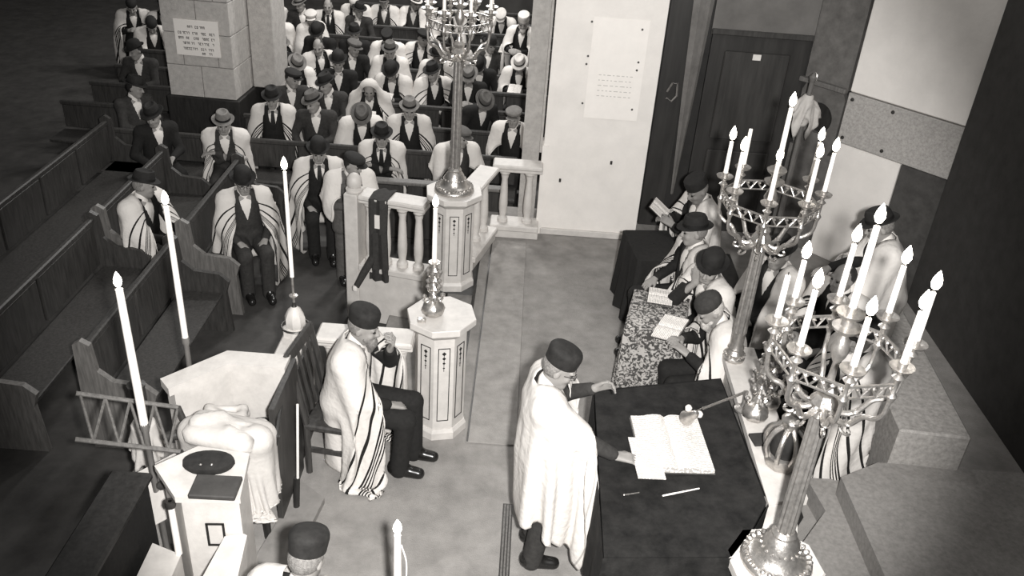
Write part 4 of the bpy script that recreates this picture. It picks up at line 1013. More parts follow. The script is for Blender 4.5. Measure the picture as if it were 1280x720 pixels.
    for i in (0, 1):
        for f in (0.3, 0.65, 1.0):
            m_ = SH[i] * (1 - f) + EL[i] * f; cp += [(m_, tp((-0.06, 0.06)[i], 0, 0.40 - 0.30 * f), .055, .07)]
        for f in (0.5, 1.0):
            m_ = EL[i] * (1 - f) + wr[i] * f; cp += [(m_, EL[i] * 0.5 + tp((-0.06, 0.06)[i], -0.05, 0.12) * 0.5, .04, .05)]
    cp = [(a_, b_, ra_ + 0.016, rb_ + 0.016) for a_, b_, ra_, rb_ in cp]
    K['caps'] = cp; K['fr'] = (hip, T, nb, hc, RH, SH)
    KITS[key] = K
    return K
def shawl(K, tl, tw=None, top='neck', seed=1):
    """let a rectangular shawl fall round the shoulders (or over the head) of this pose"""
    key = 'shawl%s%s%s' % (tl, tw, top)
    if key in K: return K[key]
    p = K['p']; hip, T, nb, hc, RH, SH = K['fr']; tw = tw or p['tw']; nr, nc = p['grid']
    s = np.linspace(-1, 1, nc); phi = s * R(180 - p['tfront']); t = np.linspace(0, 1, nr)
    ctr = nb + T @ v3(0, -0.02, 0); zt = (hc[2] + 0.16) if top == 'head' else nb[2] + 0.16
    P0 = np.zeros((nr, nc, 3)); el, wr = K['el'], K['wr']
    y1 = max(ctr[1] + 0.24, max(el[0][1], el[1][1]) + 0.13); y0 = min(ctr[1] - 0.30, min(el[0][1], el[1][1]) - 0.10, min(wr[0][1], wr[1][1]) + 0.03); a = max(0.34, max(abs(el[0][0]), abs(el[1][0])) + 0.09); b = (y1 - y0) / 2; ctr = v3(ctr[0], (y0 + y1) / 2, ctr[2])
    for i in range(nr):
        z = zt - t[i] * tl
        cx = ctr[0]; cy = ctr[1]
        fl = 1.0 + 0.06 * t[i]
        P0[i, :, 0] = cx + a * fl * np.sign(np.sin(phi)) * np.abs(np.sin(phi)) ** 0.55; P0[i, :, 1] = cy + b * fl * np.sign(np.cos(phi)) * np.abs(np.cos(phi)) ** 0.55; P0[i, :, 2] = z
    P0 += np.random.RandomState(p['seed'] + seed).normal(0, 0.004, P0.shape)
    S = s * tw / 2
    if top == 'head':
        H = lambda x, y, z: hc + RH @ v3(x, y, z)
        crv = [H(-.10, -.06, -.12), H(-.098, -.05, -.02), H(-.085, -.055, .06), H(-.045, -.06, .115), H(0, -.062, .128)]
    else:
        q = lambda x, y, z: nb + T @ v3(x, y, z)
        crv = [q(-.125, -.155, -.17), q(-.115, -.12, -.06), q(-.092, -.03, .030), q(-.06, .06, .06), q(0, .09, .066)]
    crv = crv + [crv[4] + (c - crv[4]) * v3(1, 1, 1) for c in []]
    mir = []
    for c in crv[:4][::-1]:
        if top == 'head': l = RH.T @ (c - hc); l[0] *= -1; mir.append(hc + RH @ l)
        else: l = T.T @ (c - nb); l[0] *= -1; mir.append(nb + T @ l)
    C = np.array(crv + mir); seg = np.linalg.norm(np.diff(C, axis=0), axis=1); cum = np.concatenate([[0], np.cumsum(seg)]); half = cum[-1] / 2
    pm = np.zeros((nr, nc), bool); tg = []
    for j in range(nc):
        if abs(S[j]) * 0.5 <= half:
            pm[0, j] = True; tg.append([np.interp(S[j] * 0.5 + half, cum, C[:, k]) for k in range(3)])
    P = cloth(P0, tw, tl, K['caps'], (pm, np.array(tg)), steps=80, passes=6, seed=p['seed'], neck=0.5)
    K[key] = sheet_mesh('prayer_shawl', P)
    return K[key]

# ------------------------------------------------------------------ hats, in head coordinates
def rings_mesh(rs, n=24, name='hat'):
    """rs: (rx, ry, z, y offset, pinch)"""
    m = MB(); L = []
    for r in rs:
        rx_, ry_, z, yo, pin = (list(r) + [0, 0])[:5]
        L.append([Vector((rx_ * math.cos(2 * PI * i / n) * (1 - pin * max(0, -math.sin(2 * PI * i / n)) ** 2), yo + ry_ * math.sin(2 * PI * i / n), z + (0.012 * abs(math.cos(2 * PI * i / n)) ** 2 if (rx_ > 0.12) else 0) - (0.012 * max(0, -math.sin(2 * PI * i / n)) if rx_ > 0.12 else 0))) for i in range(n)])
    m.rings(L)
    return m.mesh(name, True)
HATS = {
    'fedora': [('hat', rings_mesh([(.080, .098, .050, .008), (.128, .150, .058, .004), (.132, .156, .064, .004), (.128, .150, .068, .004), (.088, .108, .064, .008), (.085, .105, .085, .008), (.080, .100, .13, .006, .12), (.068, .088, .158, .004, .3), (.05, .07, .162, .004, .3), (.022, .058, .146, .004, 0), (.001, .002, .145, .004)]), 0),
               ('hat_band', rings_mesh([(.0885, .1085, .066, .008), (.087, .107, .092, .008), (.080, .1, .092, .008), (.080, .1, .066, .008)], name='hat_band'), 1)],
    'derby': [('hat', rings_mesh([(.080, .098, .050, .008), (.124, .144, .060, .004), (.130, .150, .072, .004), (.122, .142, .068, .004), (.088, .108, .060, .008), (.088, .108, .09, .008), (.083, .102, .135, .008), (.065, .08, .165, .008), (.03, .04, .178, .008), (.001, .002, .18, .008)]), 0)],
    'cantor': [('hat', rings_mesh([(.080, .097, .040, .012), (.085, .103, .045, .012), (.088, .106, .08, .014), (.092, .109, .11, .018), (.091, .108, .13, .02), (.082, .098, .147, .02), (.055, .068, .158, .02), (.025, .03, .163, .02), (.001, .002, .164, .02)]), 0)],
    'skullcap': [('hat', rings_mesh([(.084, .103, .045, .014), (.088, .107, .05, .014), (.089, .108, .085, .018), (.078, .095, .12, .02), (.05, .06, .142, .022), (.02, .025, .15, .022), (.001, .002, .151, .022)], 14), 0)],
    'cap': [('hat', rings_mesh([(.082, .10, .048, .012), (.098, .112, .06, .004), (.108, .125, .085, -.002), (.104, .122, .105, -.002), (.08, .10, .122, .002), (.04, .05, .128, .002), (.001, .002, .129, .002)]), 0),
            ('visor', rings_mesh([(.07, .05, .052, -.105), (.078, .058, .048, -.108), (.07, .05, .043, -.105)], name='visor'), 0)],
    'toque': [('hat', rings_mesh([(.083, .102, .045, .012), (.09, .109, .05, .012), (.092, .11, .10, .012), (.094, .112, .14, .014), (.088, .105, .15, .014), (.001, .002, .154, .014)]), 0)],
}
EYEM = MB().lathe([(0, -.008), (.011, -.005), (.013, 0), (.011, .005), (0, .008)], 8).mesh('eye', True)
LIPM = MB().lathe([(0, -.007), (.021, -.003), (.022, .002), (0, .006)], 8, sy=0.4).mesh('lips', True)
RIMM = MB().tube([(0.021 * math.cos(a), 0, 0.019 * math.sin(a)) for a in [2 * PI * i / 12 for i in range(13)]], 0.0028, 5).mesh('lens_rim')
BRIDGE = MB().tube([(-.011, 0, 0), (.011, 0, 0)], 0.0025, 5).tube([(-.053, 0, .004), (-.078, .075, .004)], 0.0025, 5).tube([(.053, 0, .004), (.078, .075, .004)], 0.0025, 5).mesh('glasses_frame')
_nm = {}
def mcopy(me, m):
    """the same mesh under another material, kept once"""
    k = (me.name, m.name)
    if k not in _nm:
        if len(me.materials) == 0: me.materials.append(m); _nm[k] = me
        elif me.materials[0] is m: _nm[k] = me
        else:
            c = me.copy(); c.materials.clear(); c.materials.append(m); _nm[k] = c
    return _nm[k]
HATSC = 1.01
def person(K, loc, rz, label, group=None, hat='fedora', hatm=None, coat=None, tallit=None, tl=0.95, tw=None, top='neck', beard=None, hair=None, glasses=False, skin=None, scale=1.0, tie=None, legs=True, trousers=None, shirt=None, seed=1, hatrot=0):
    hatm = hatm or FELT; coat = coat or BLACK; skin = skin or SKIN; trousers = trousers or coat
    t = thing('person', loc, rz, label, 'person', group); t.scale = (scale,) * 3
    link('body', mcopy(K['body'], skin), None, t)
    link('coat', mcopy(K['coat'], coat), None, t)
    sh_ = link('shirt', mcopy(K['shirt'], shirt or SHIRT), None, t)
    if tie is not None: link('tie', mcopy(K['tie'], tie), None, sh_)
    if legs:
        link('trousers', mcopy(K['trousers'], trousers), None, t)
        for s_ in K['shoes']: link('shoe', mcopy(s_, SHOE), None, t)
    HM = K['head']
    for E_ in K['eyes']:
        o = link('eye', mcopy(EYEM, EYE), None, t); o.matrix_local = E_
    o = link('lips', mcopy(LIPM, LIP), None, t); o.matrix_local = HM @ Matrix.Translation((0, -.0965, -.060))
    link('hair', mcopy(K['hair'], hair or DARK_HAIR), None, t)
    if beard is not None: link('beard', mcopy(K['beard'], beard), None, t)
    if hat:
        first = None
        for nm, me, k in HATS[hat]:
            o = link(nm, mcopy(me, BANDM if k else hatm), None, first or t)
            if first is None: o.matrix_local = HM @ Matrix.Rotation(R(hatrot), 4, 'X') @ Matrix.Scale(HATSC, 4); first = o
    if glasses:
        g = link('glasses', mcopy(BRIDGE, IRON), None, t); g.matrix_local = HM @ Matrix.Translation((0, -.106, .006))
        for s_ in (-1, 1):
            o = link('lens_rim', mcopy(RIMM, IRON), None, g); o.location = (s_ * .032, 0, 0)
    if tallit is not None:
        link('prayer_shawl', mcopy(shawl(K, tl, tw, top, seed), tallit), None, t)
    return t
def place(K, px, py, face, zf, scale=1.0):
    """base position that puts the head of this pose under a picture point; face in degrees from +x"""
    hc = Vector(K['hc']) * scale; r = R(face + 90); g = G(px, py, zf + hc.z)
    c, s = math.cos(r), math.sin(r)
    return (g[0] - (c * hc.x - s * hc.y), g[1] - (s * hc.x + c * hc.y), zf), r
# ------------------------------------------------------------------ the people
HI = dict(res=0.008, grid=(46, 60))
# standing reader, right hand on the table, left hand raised
READER = kit('reader', seat=False, lean=-2, head=(24, -4, 0), rw=(-0.18, -0.46, 1.03), lw=(0.17, -0.29, 1.30), rd=(0.0, -1, -0.12), rn=(-0.1, 0, 1), ld=(0.0, -0.85, 0.35), ln=(0.9, 0.1, 0.3), curl=(0.35, 0.75), tl=1.2, seed=3, **HI)
loc, rz_ = place(READER, 699, 460, 2, 0.0, 0.97)
person(READER, loc, rz_, 'man standing at the black table in a plain white shawl and black cantor hat', hat='cantor', hatm=VELVET, tallit=TALLIT3, tl=0.98, tw=2.25, glasses=True, hair=GREY_HAIR, coat=CHAR, trousers=CHAR, scale=0.97)
# seated bearded man, hand to his chin
CHIN = kit('chin', lean=10, head=(12, 0, 0), lw=(0.07, -0.285, 0.98), ld=(-0.25, -0.35, 0.9), ln=(0.2, -0.9, -0.3), rw=(-0.10, -0.33, 0.63), curl=(0.5, 0.8), lh=(0.5, -0.2, -0.9), seed=5, **HI)
person(CHIN, (-1.10, 4.98, 0), R(90 - 6), 'bearded man seated on the wooden chair with his hand to his chin', hat='cantor', hatm=VELVET, tallit=TALLIT, tl=1.25, tw=2.0, beard=GREY_HAIR, hair=GREY_HAIR, coat=BLACK)
# man seen from behind at the lower edge
BACK = kit('back', lean=8, head=(20, -8, 0), **HI)
loc, rz_ = place(BACK, 384, 697, 78, 0.0)
chair((loc[0], loc[1], 0), rz_, 'dark wooden chair under the man seen from behind', 0.45, 0.92)
person(BACK, loc, rz_, 'man seen from behind in a black hat and white shawl by the floor candle', hat='cantor', hatm=VELVET, tallit=TALLIT2, tl=1.0, hair=GREY_HAIR)

# the row of men at the right of the platform
R1 = kit('r_read', lean=8, head=(28, 10, 0), lw=(0.10, -0.36, 0.86), rw=(-0.12, -0.36, 0.84), ln=(0.6, -0.2, 0.5), rn=(-0.6, -0.2, 0.5), seed=11, grid=(36, 48), res=0.009)
R2 = kit('r_look', lean=4, head=(6, -10, 0), lw=(0.14, -0.30, 0.66), rw=(-0.14, -0.28, 0.66), seed=12, grid=(36, 48), res=0.009)
R3 = kit('r_cheek', lean=12, head=(10, 40, 8), rw=(-0.02, -0.20, 1.02), rd=(-0.2, 0.0, 1), rn=(0.3, -0.9, 0.1), rh=(-0.6, -0.3, -0.9), lw=(0.16, -0.32, 0.70), curl=(0.7, 0.4), seed=13, grid=(36, 48), res=0.009)
R4 = kit('r_bow', lean=20, head=(30, 4, 0), lw=(0.10, -0.38, 0.80), rw=(-0.12, -0.38, 0.80), seed=14, grid=(36, 48), res=0.009)
R5 = kit('r_plain', lean=2, head=(12, 12, 0), lw=(0.13, -0.28, 0.64), rw=(-0.13, -0.28, 0.64), seed=15, grid=(36, 48), res=0.009)
R7 = kit('r_stand', seat=False, lean=14, head=(20, 0, 0), rw=(-0.12, -0.46, 1.06), lw=(0.16, -0.42, 1.06), seed=16, grid=(36, 48), res=0.009)
def rp(K, px, py, face, label, zf=0.0, scale=1.0, **kw):
    loc, r = place(K, px, py, face, zf, scale); return person(K, loc, r, label, scale=scale, **kw)
rp(R1, 872, 238, 196, 'man in black hat holding an open book beside the white wall', hat='toque', tallit=TALLIT, tl=0.8, hair=GREY_HAIR, skin=SKIN_D)
rp(R2, 868, 290, 190, 'man in a broad black hat gazing towards the reader above the hand-on-cheek man', hat='fedora', tallit=TALLIT2, tl=0.85, hair=GREY_HAIR)
rp(R3, 888, 335, 200, 'man in black hat resting his cheek on his hand in a striped shawl', hat='derby', tallit=TALLIT, tl=0.9, hair=DARK_HAIR)
rp(R4, 888, 388, 186, 'white-bearded man in a dark skullcap bowed over the flowered lectern', hat='skullcap', hatm=CHAR, tallit=TALLIT, tl=0.9, beard=WHITE_HAIR, hair=WHITE_HAIR)
rp(R5, 974, 318, 205, 'man in white shawl and black hat behind the far candelabrum shaft', hat='derby', tallit=TALLIT3, tl=0.95, hair=GREY_HAIR)
rp(R2, 1054, 348, 215, 'hatless dark-haired man in a dark suit behind the candles', hat=None, tallit=TALLIT2, tl=0.45, tw=1.7, hair=DARK_HAIR, skin=SKIN_D, tie=BANDM)
rp(R7, 1100, 284, 170, 'man leaning forward in a black hat and white shawl by the stone panels', hat='fedora', tallit=TALLIT3, tl=1.0, hair=GREY_HAIR)
rp(R5, 1078, 420, 200, 'man in a white striped shawl seated behind the front candelabrum', hat='derby', tallit=TALLIT, tl=1.05, hair=GREY_HAIR)
def held(loc, rot, w, l, label, group=None, thick=0.018, name='open_book'):
    return open_book(tuple(loc), 0, w, l, thick, label, Euler(rot), group, name)
g = G(824, 262, 0.92); held(g, (R(35), R(0), R(70)), 0.12, 0.19, 'open book in the hands of the man beside the white wall')
g = G(826, 368, 0.83); held((g[0], g[1], 0.80), (R(0), R(0), R(80)), 0.12, 0.2, 'open book lying on the far end of the flowered lectern')
g = G(838, 410, 0.83); held((g[0], g[1], 0.82), (R(-8), R(-16), R(60)), 0.13, 0.2, 'open book before the white-bearded man')

# ------------------------------------------------------------------ the congregation
A_ = kit('c_lap', lean=6, head=(8, 0, 0), seed=21)
B_ = kit('c_read', lean=12, head=(30, 0, 0), lw=(0.09, -0.34, 0.80), rw=(-0.09, -0.34, 0.80), ln=(0.6, -0.2, 0.5), rn=(-0.6, -0.2, 0.5), seed=22)
C_ = kit('c_left', lean=6, head=(10, 38, 4), lw=(0.18, -0.30, 0.64), rw=(-0.08, -0.34, 0.70), seed=23)
D_ = kit('c_right', lean=10, head=(12, -38, -4), rw=(-0.18, -0.30, 0.64), lw=(0.06, -0.36, 0.72), seed=24)
E_ = kit('c_fold', lean=16, head=(4, 8, 0), lw=(-0.12, -0.27, 0.84), rw=(0.12, -0.31, 0.82), ld=(-1, -0.2, 0), rd=(1, -0.2, 0), seed=25)
F_ = kit('c_down', lean=22, head=(38, -10, 0), lw=(0.12, -0.34, 0.62), rw=(-0.12, -0.34, 0.62), seed=26)
S_ = kit('c_stand', seat=False, lean=4, head=(22, 14, 0), lw=(0.09, -0.36, 1.16), rw=(-0.09, -0.36, 1.16), ln=(0.6, -0.2, 0.5), rn=(-0.6, -0.2, 0.5), seed=27)
CROWD = []; ROW0, ROWD = 10.05, 0.86
def cp(K, px, py, face, label, **kw):
    loc, r = place(K, px, py, face, ZC, kw.get('scale', 1.0)); CROWD.append([K, loc[0], loc[1], r, label, kw, py])
cp(C_, 180, 232, -20, 'man in black hat and striped shawl on the near end of the side pews', hat='fedora', tallit=TALLIT, tl=0.9, hair=GREY_HAIR)
cp(A_, 304, 228, -62, 'bespectacled man in black hat with a paper, seated at the pew end', hat='derby', tallit=TALLIT, tl=0.9, hair=GREY_HAIR, glasses=True, coat=CHAR)
cp(A_, 398, 190, -75, 'man in a black hat with dark tie seated beside the tall newel taper', hat='derby', tallit=TALLIT, tl=0.9, hair=DARK_HAIR, coat=BLACK, tie=BANDM)
cp(E_, 282, 152, -80, 'man in a pale grey fedora with folded arms before the pillar', hat='fedora', hatm=FELTG, tallit=TALLIT, tl=0.9, coat=CHAR)
cp(C_, 174, 106, -40, 'man in a dark overcoat and black fedora left of the pillar', hat='fedora', coat=CHAR, hair=DARK_HAIR)
cp(D_, 200, 138, -50, 'man in a black coat with dark hat in front of the pillar foot', hat='fedora', coat=BLACK, hair=DARK_HAIR)
cp(B_, 165, 14, -70, 'bowed man in white shawl far left of the pillar', hat='skullcap', tallit=TALLIT2, tl=0.9)
cp(F_, 183, 36, -60, 'man in white shawl over a dark head covering beside the pillar', hat='skullcap', tallit=TALLIT3, tl=0.9)
cp(A_, 345, 118, -82, 'man in a black fedora and wide white shawl right of the pillar', hat='fedora', tallit=TALLIT2, tl=0.9, coat=BLACK, tie=BANDM)
cp(E_, 483, 158, -86, 'man with folded arms and dark tie in the front row behind the balustrade', hat='fedora', tallit=TALLIT, tl=0.9, tie=BANDM, coat=BLACK)
cp(A_, 507, 148, -80, 'man in a grey fedora just behind the folded-arms man', hat='fedora', hatm=FELTG, tallit=TALLIT2, tl=0.9)
cp(F_, 440, 140, -70, 'man in a grey hat bent over behind the front row', hat='fedora', hatm=FELTB, tallit=TALLIT3, tl=0.9)
cp(B_, 456, 106, -84, 'man reading with a white shawl drawn over his head', bk='open book held by the grey-bearded man in the middle of the hall', hat=None, top='head', tallit=TALLIT2, tl=1.2, beard=GREY_HAIR, hair=GREY_HAIR)
cp(A_, 483, 72, -88, 'man in a fedora and white shawl with a dark tie in the middle rows', hat='fedora', hatm=FELTB, tallit=TALLIT3, tl=0.9, tie=BANDM)
cp(B_, 487, 43, -88, 'man in a black fur-like hat reading in the middle rows', bk='open book held by the man in the tall black flat-topped hat', hat='toque', tallit=TALLIT3, tl=0.9)
cp(B_, 517, 94, -100, 'man in black hat reading in a white shawl left of the candelabrum shaft', bk='open book held by the bespectacled man near the candelabrum shaft', hat='derby', tallit=TALLIT2, tl=0.9, glasses=True)
cp(D_, 530, 82, -70, 'man in a black hat close behind the shaft-side reader', hat='fedora', tallit=TALLIT, tl=0.9)
cp(C_, 520, 40, -95, 'man in a black cap looking aside in the far rows', hat='cap', tallit=TALLIT, tl=0.9)
cp(F_, 604, 132, -60, 'man in a brown fedora and black coat bent forward by the white wall', hat='fedora', hatm=FELTB, coat=BLACK)
cp(A_, 643, 138, -100, 'young man in a pale cap and dark coat against the white wall', hat='cap', hatm=FELTG, coat=BLACK, tallit=TALLIT3, tl=0.34, tw=1.7, hair=DARK_HAIR)
cp(C_, 578, 160, -70, 'man in a grey cap reading behind the candelabrum base', hat='cap', hatm=FELTB, coat=CHAR, tallit=TALLIT3, tl=0.34, tw=1.7)
cp(S_, 645, 36, -110, 'standing bearded man in a white cap and long white shawl holding a book', hat='toque', hatm=FELTW, tallit=TALLIT3, tl=1.2, beard=WHITE_HAIR, hair=WHITE_HAIR)
cp(B_, 649, 86, -100, 'man in a pale hat with wide black band below the standing reader', bk='open book held by the man in the pale black-banded hat', hat='fedora', hatm=FELTW, tallit=TALLIT3, tl=0.9)
cp(F_, 598, 84, -90, 'bowed man in black coat and hat right of the candelabrum shaft', hat='derby', coat=BLACK)
cp(D_, 386, 26, -40, 'man in a white cap and white shawl turned aside beyond the pillar', hat='cap', hatm=FELTW, tallit=TALLIT3, tl=0.9)
cp(A_, 418, 14, -86, 'bareheaded man facing forward in a loose pale shawl', hat=None, tallit=TALLIT2, tl=0.9, tie=BANDM, hair=DARK_HAIR)
cp(B_, 372, 80, -60, 'man in a pale grey hat and white shawl beside the pillar edge', bk='open book held by the man in the pale grey hat by the pillar', hat='fedora', hatm=FELTG, tallit=TALLIT3, tl=0.9)
cp(D_, 394, 66, -50, 'dark-haired man without a hat turned towards the pillar', hat=None, tallit=TALLIT2, tl=0.9, hair=DARK_HAIR)
cp(C_, 366, 104, -70, 'man in a black cap half hidden behind the wide-shawled man', hat='cap', coat=CHAR)
cp(F_, 345, 28, -70, 'bowed grey-haired man in a shawl next to the pillar side', hat='skullcap', hatm=FELTG, tallit=TALLIT3, tl=0.9, hair=GREY_HAIR)
cp(A_, 343, 4, -80, 'man in a pale cap at the far side of the pillar', hat='cap', hatm=FELTW, tallit=TALLIT2, tl=0.9)
cp(A_, 446, 44, -85, 'man in a black hat and dark coat in the middle of the hall', hat='fedora', coat=BLACK)
cp(F_, 467, 12, -85, 'bowed man in a rumpled white shawl at the rear', hat='skullcap', hatm=FELTW, tallit=TALLIT3, tl=0.9)
cp(B_, 535, 12, -92, 'reader in a white shawl behind the gallery of the hall candelabrum', hat='cap', tallit=TALLIT3, tl=0.9)
for px, py, K, h, hm, tt in ((412, 104, D_, 'fedora', FELT, None), (420, 82, A_, 'derby', FELT, None), (432, 66, C_, 'cap', FELTB, None), (404, 132, D_, 'fedora', FELTB, None), (408, 44, B_, 'derby', FELT, None), (560, 20, B_, 'derby', FELT, TALLIT3), (585, 12, A_, 'fedora', FELTG, TALLIT2), (612, 18, F_, 'cap', FELTW, TALLIT3),
                             (566, 52, D_, 'derby', FELT, TALLIT2), (620, 60, C_, 'derby', FELT, None), (550, 62, A_, 'derby', FELT, TALLIT), (440, 8, C_, 'fedora', FELT, None), (490, 8, A_, 'cap', FELTB, TALLIT2), (360, 52, C_, 'derby', FELTG, None), (364, 10, D_, 'fedora', FELTG, None), (512, 6, C_, 'fedora', FELTW, TALLIT3),
                             (160, 70, D_, 'derby', FELT, None), (570, 100, B_, 'fedora', FELTG, None), (195, 8, C_, 'fedora', FELT, TALLIT2)):
    nm = {'fedora': 'fedora', 'derby': 'rounded hat', 'cap': 'flat cap'}[h]; cn = {'black_felt': 'black', 'grey_felt': 'grey', 'brown_felt': 'brown', 'pale_felt': 'pale'}[hm.name]
    pose = {'c_lap': 'facing forward', 'c_read': 'reading', 'c_left': 'looking to his left', 'c_right': 'looking to his right', 'c_down': 'bent low'}[[k for k in KITS if KITS[k] is K][0]]
    cp(K, px, py, -85 + random.uniform(-12, 12), 'worshipper in %s %s and %s, %s' % (cn, nm, 'white shawl' if tt else 'dark coat', pose), hat=h, hatm=hm, tallit=tt, tl=0.9, coat=CHAR if px % 3 else BLACK, scale=random.uniform(0.97, 1.03))
rows = {}
for c in CROWD:                                          # worshippers of the central block sit in its rows, half a metre apart
    if c[2] > 9.6:
        k = max(0, round((c[2] - ROW0) / ROWD)); rows.setdefault((k, c[1] > -4.1), []).append(c)
for (k, _c), L in rows.items():
    for c in L: c[2] = ROW0 + ROWD * k + random.uniform(-0.03, 0.03)
    L.sort(key=lambda c: c[1])
    for _ in range(60):
        for a, b in zip(L[:-1], L[1:]):
            g_ = 0.55 - (b[1] - a[1])
            if g_ > 0: a[1] -= g_ / 2; b[1] += g_ / 2
for K, x, y, r, lb, kw, py in CROWD:
    bkl = kw.pop('bk', None)
    person(K, (x, y, ZC), r, lb, 'worshippers in the hall', **kw)
    if bkl:
        M_ = Matrix.Translation((x, y, ZC)) @ Rz(r) @ Matrix.Translation((0, -0.43, 0.85)) @ Matrix.Rotation(R(32), 4, 'X')
        open_book(M_.to_translation(), 0, 0.10, 0.17, 0.016, bkl, M_.to_euler(), 'books held in the hall')
# boy at the balustrade
BOY = kit('boy', seat=False, lean=12, head=(14, 50, 0), lw=(0.10, -0.36, 1.12), rw=(-0.06, -0.36, 1.14), seed=31, ld=(-1, -.3, 0), rd=(1, -.3, 0))
loc, r = place(BOY, 441, 206, -70, ZC, 0.92)
person(BOY, (loc[0], loc[1], ZC), r, 'youth in a black peaked cap leaning on the balustrade beside the end post', hat='cap', hatm=FELT, coat=GREYW, tallit=TALLIT3, tl=0.34, tw=1.7, scale=0.92)
g = G(336, 262, 0.3); pp = MB().box((0, 0, 0), (0.15, 0.20, 0.012), None, 0.002).build('paper', PAPERM); pp.location = g; pp.rotation_euler = (R(40), R(15), R(25)); tag(pp, 'white folded paper held by the bespectacled man', 'paper')
g = G(632, 62, 0.62); held(g, (R(40), 0, R(-20)), 0.1, 0.16, 'open book held by the standing bearded man')
# coat and umbrella on the balustrade
ct = thing('hanging_coat', (-1.30, 7.72, 0.0), R(-12), 'dark coat hung over the long balustrade rail', 'coat')
rs = []
for z_, w_, y_ in ((0.80, 0.085, 0.15), (0.90, 0.09, 0.13), (0.925, 0.09, 0.0), (0.90, 0.09, -0.135), (0.55, 0.085, -0.16), (0.15, 0.10, -0.155), (0.02, 0.10, -0.15)):
    rs.append([Vector((x, y_ + 0.02 * math.sin(x * 60 + z_ * 4), z_)) for x in np.linspace(-w_, w_, 9)] + [Vector((x, y_ + (0.03 if y_ > -0.1 else 0.025) * (1 if y_ < 0 else -0.6) + 0.02 * math.sin(x * 60 + z_ * 4), z_ - (0.02 if abs(y_) < 0.1 else 0))) for x in np.linspace(w_, -w_, 9)])
MB().rings(rs).build('cloth', CHAR, ct, True)
MB().bx(-0.02, 0.03, -0.185, -0.175, 0.62, 0.76).build('label_tab', PAPERM, ct)
um = thing('umbrella', (-1.46, 7.50, -0.04), 0, 'rolled black umbrella slanting through the long balustrade', 'umbrella')
MB().tube([(-0.08, 0.0, 0.02), (0.0, 0.05, 0.18), (0.16, 0.16, 0.46)], [0.03, 0.04, 0.045], 10).build('canopy', CHAR, um, True)
MB().lathe([(0.0, -0.01), (0.028, 0.0), (0.03, 0.03), (0.02, 0.05)], 10, Matrix.Translation((-0.09, -0.01, -0.01))).build('tip', PAPERM, um, True)

# ------------------------------------------------------------------ pews
for k, (y0, L) in enumerate(((7.62, 1.7), (5.5, 1.75))):
    bench((-3.0, y0, ZC), R(90), L, 'dark side pew with a scrolled end under the bespectacled man' if k == 0 else 'dark side pew nearer the marble booth with scrolled ends', 0.45, 0.98, name='pew')
for k, (y0, L) in enumerate(((7.8, 1.6), (5.4, 2.2))):
    bench((-3.9, y0, ZC), R(90), L, ('second' if k == 0 else 'nearer second') + ' side pew set behind the %s row' % ('bespectacled man' if k == 0 else 'empty'), 0.45, 0.98, name='pew')
bench((-4.9, 5.2, ZC), R(90), 5.0, 'rearmost dark side pew left of the occupied pews', 0.45, 0.98, name='pew')
for k in range(10):
    y_ = ROW0 + 0.04 + ROWD * k
    bench((-3.6 if k > 1 else -3.75, y_, ZC), 0, 3.8 + 0.1 * k if k else 3.7, 'straight dark pew in the %s row of the central block' % ('first', 'second', 'third', 'fourth', 'fifth', 'sixth', 'seventh', 'eighth', 'ninth', 'rearmost')[k], 0.45, 0.84, name='pew', ends=False)
for k in range(8):
    bench((-5.3 if k == 0 else -6.2, ROW0 + 0.04 + ROWD * k, ZC), 0, 1.45 if k == 0 else 1.35, 'straight dark pew in the %s row beyond the pillar side' % ('first', 'second', 'third', 'fourth', 'fifth', 'sixth', 'seventh', 'eighth')[k], 0.45, 0.84, name='pew', ends=False)
fp = thing('book_board', (-1.9, 9.42, ZC), 0, 'panelled wooden book board in front of the first central row', 'book board')
for k in range(3): MB().bx(0.57 * k + 0.02, 0.57 * k + 0.55, 0, 0.03, 0.06, 0.74, 0.01).build('panel', WOOD, fp)
MB().bx(0, 1.75, -0.03, 0.10, 0.76, 0.80, 0.01).build('book_rest', WOODL, fp); MB().bx(0, 1.75, 0.0, 0.04, 0.0, 0.06).build('plinth', WOOD, fp)

# ------------------------------------------------------------------ heaps of cloth
def drape_over(name, loc, w, l, caps, label, m, cat, z0=0.5, rz=0.0, seed=1, grid=(40, 44), crumple=0.05, zfl=0.005):
    nr, nc = grid; rs_ = np.random.RandomState(seed)
    X, Y = np.meshgrid(np.linspace(-w / 2, w / 2, nc), np.linspace(-l / 2, l / 2, nr)); P0 = np.stack([X * 0.55, Y * 0.55, np.full_like(X, z0)], -1)
    for _ in range(6):
        k = rs_.normal(0, 16, 2); P0[..., 2] += crumple * np.sin(X * k[0] + Y * k[1] + rs_.rand() * 6)
    P = cloth(P0, w, l, [(v3(*a), v3(*b), ra, rb) for a, b, ra, rb in caps], None, steps=70, passes=6, floor=zfl, seed=seed)
    o = link(name, sheet_mesh(name, P, 0.008), m); o.location = loc; o.rotation_euler.z = rz
    return tag(o, label, cat)
fs = thing('folded_shawls', (-1.76, 4.36, 0.48), R(8), 'thick white shawl folded in layers on the dark chair', 'shawl')
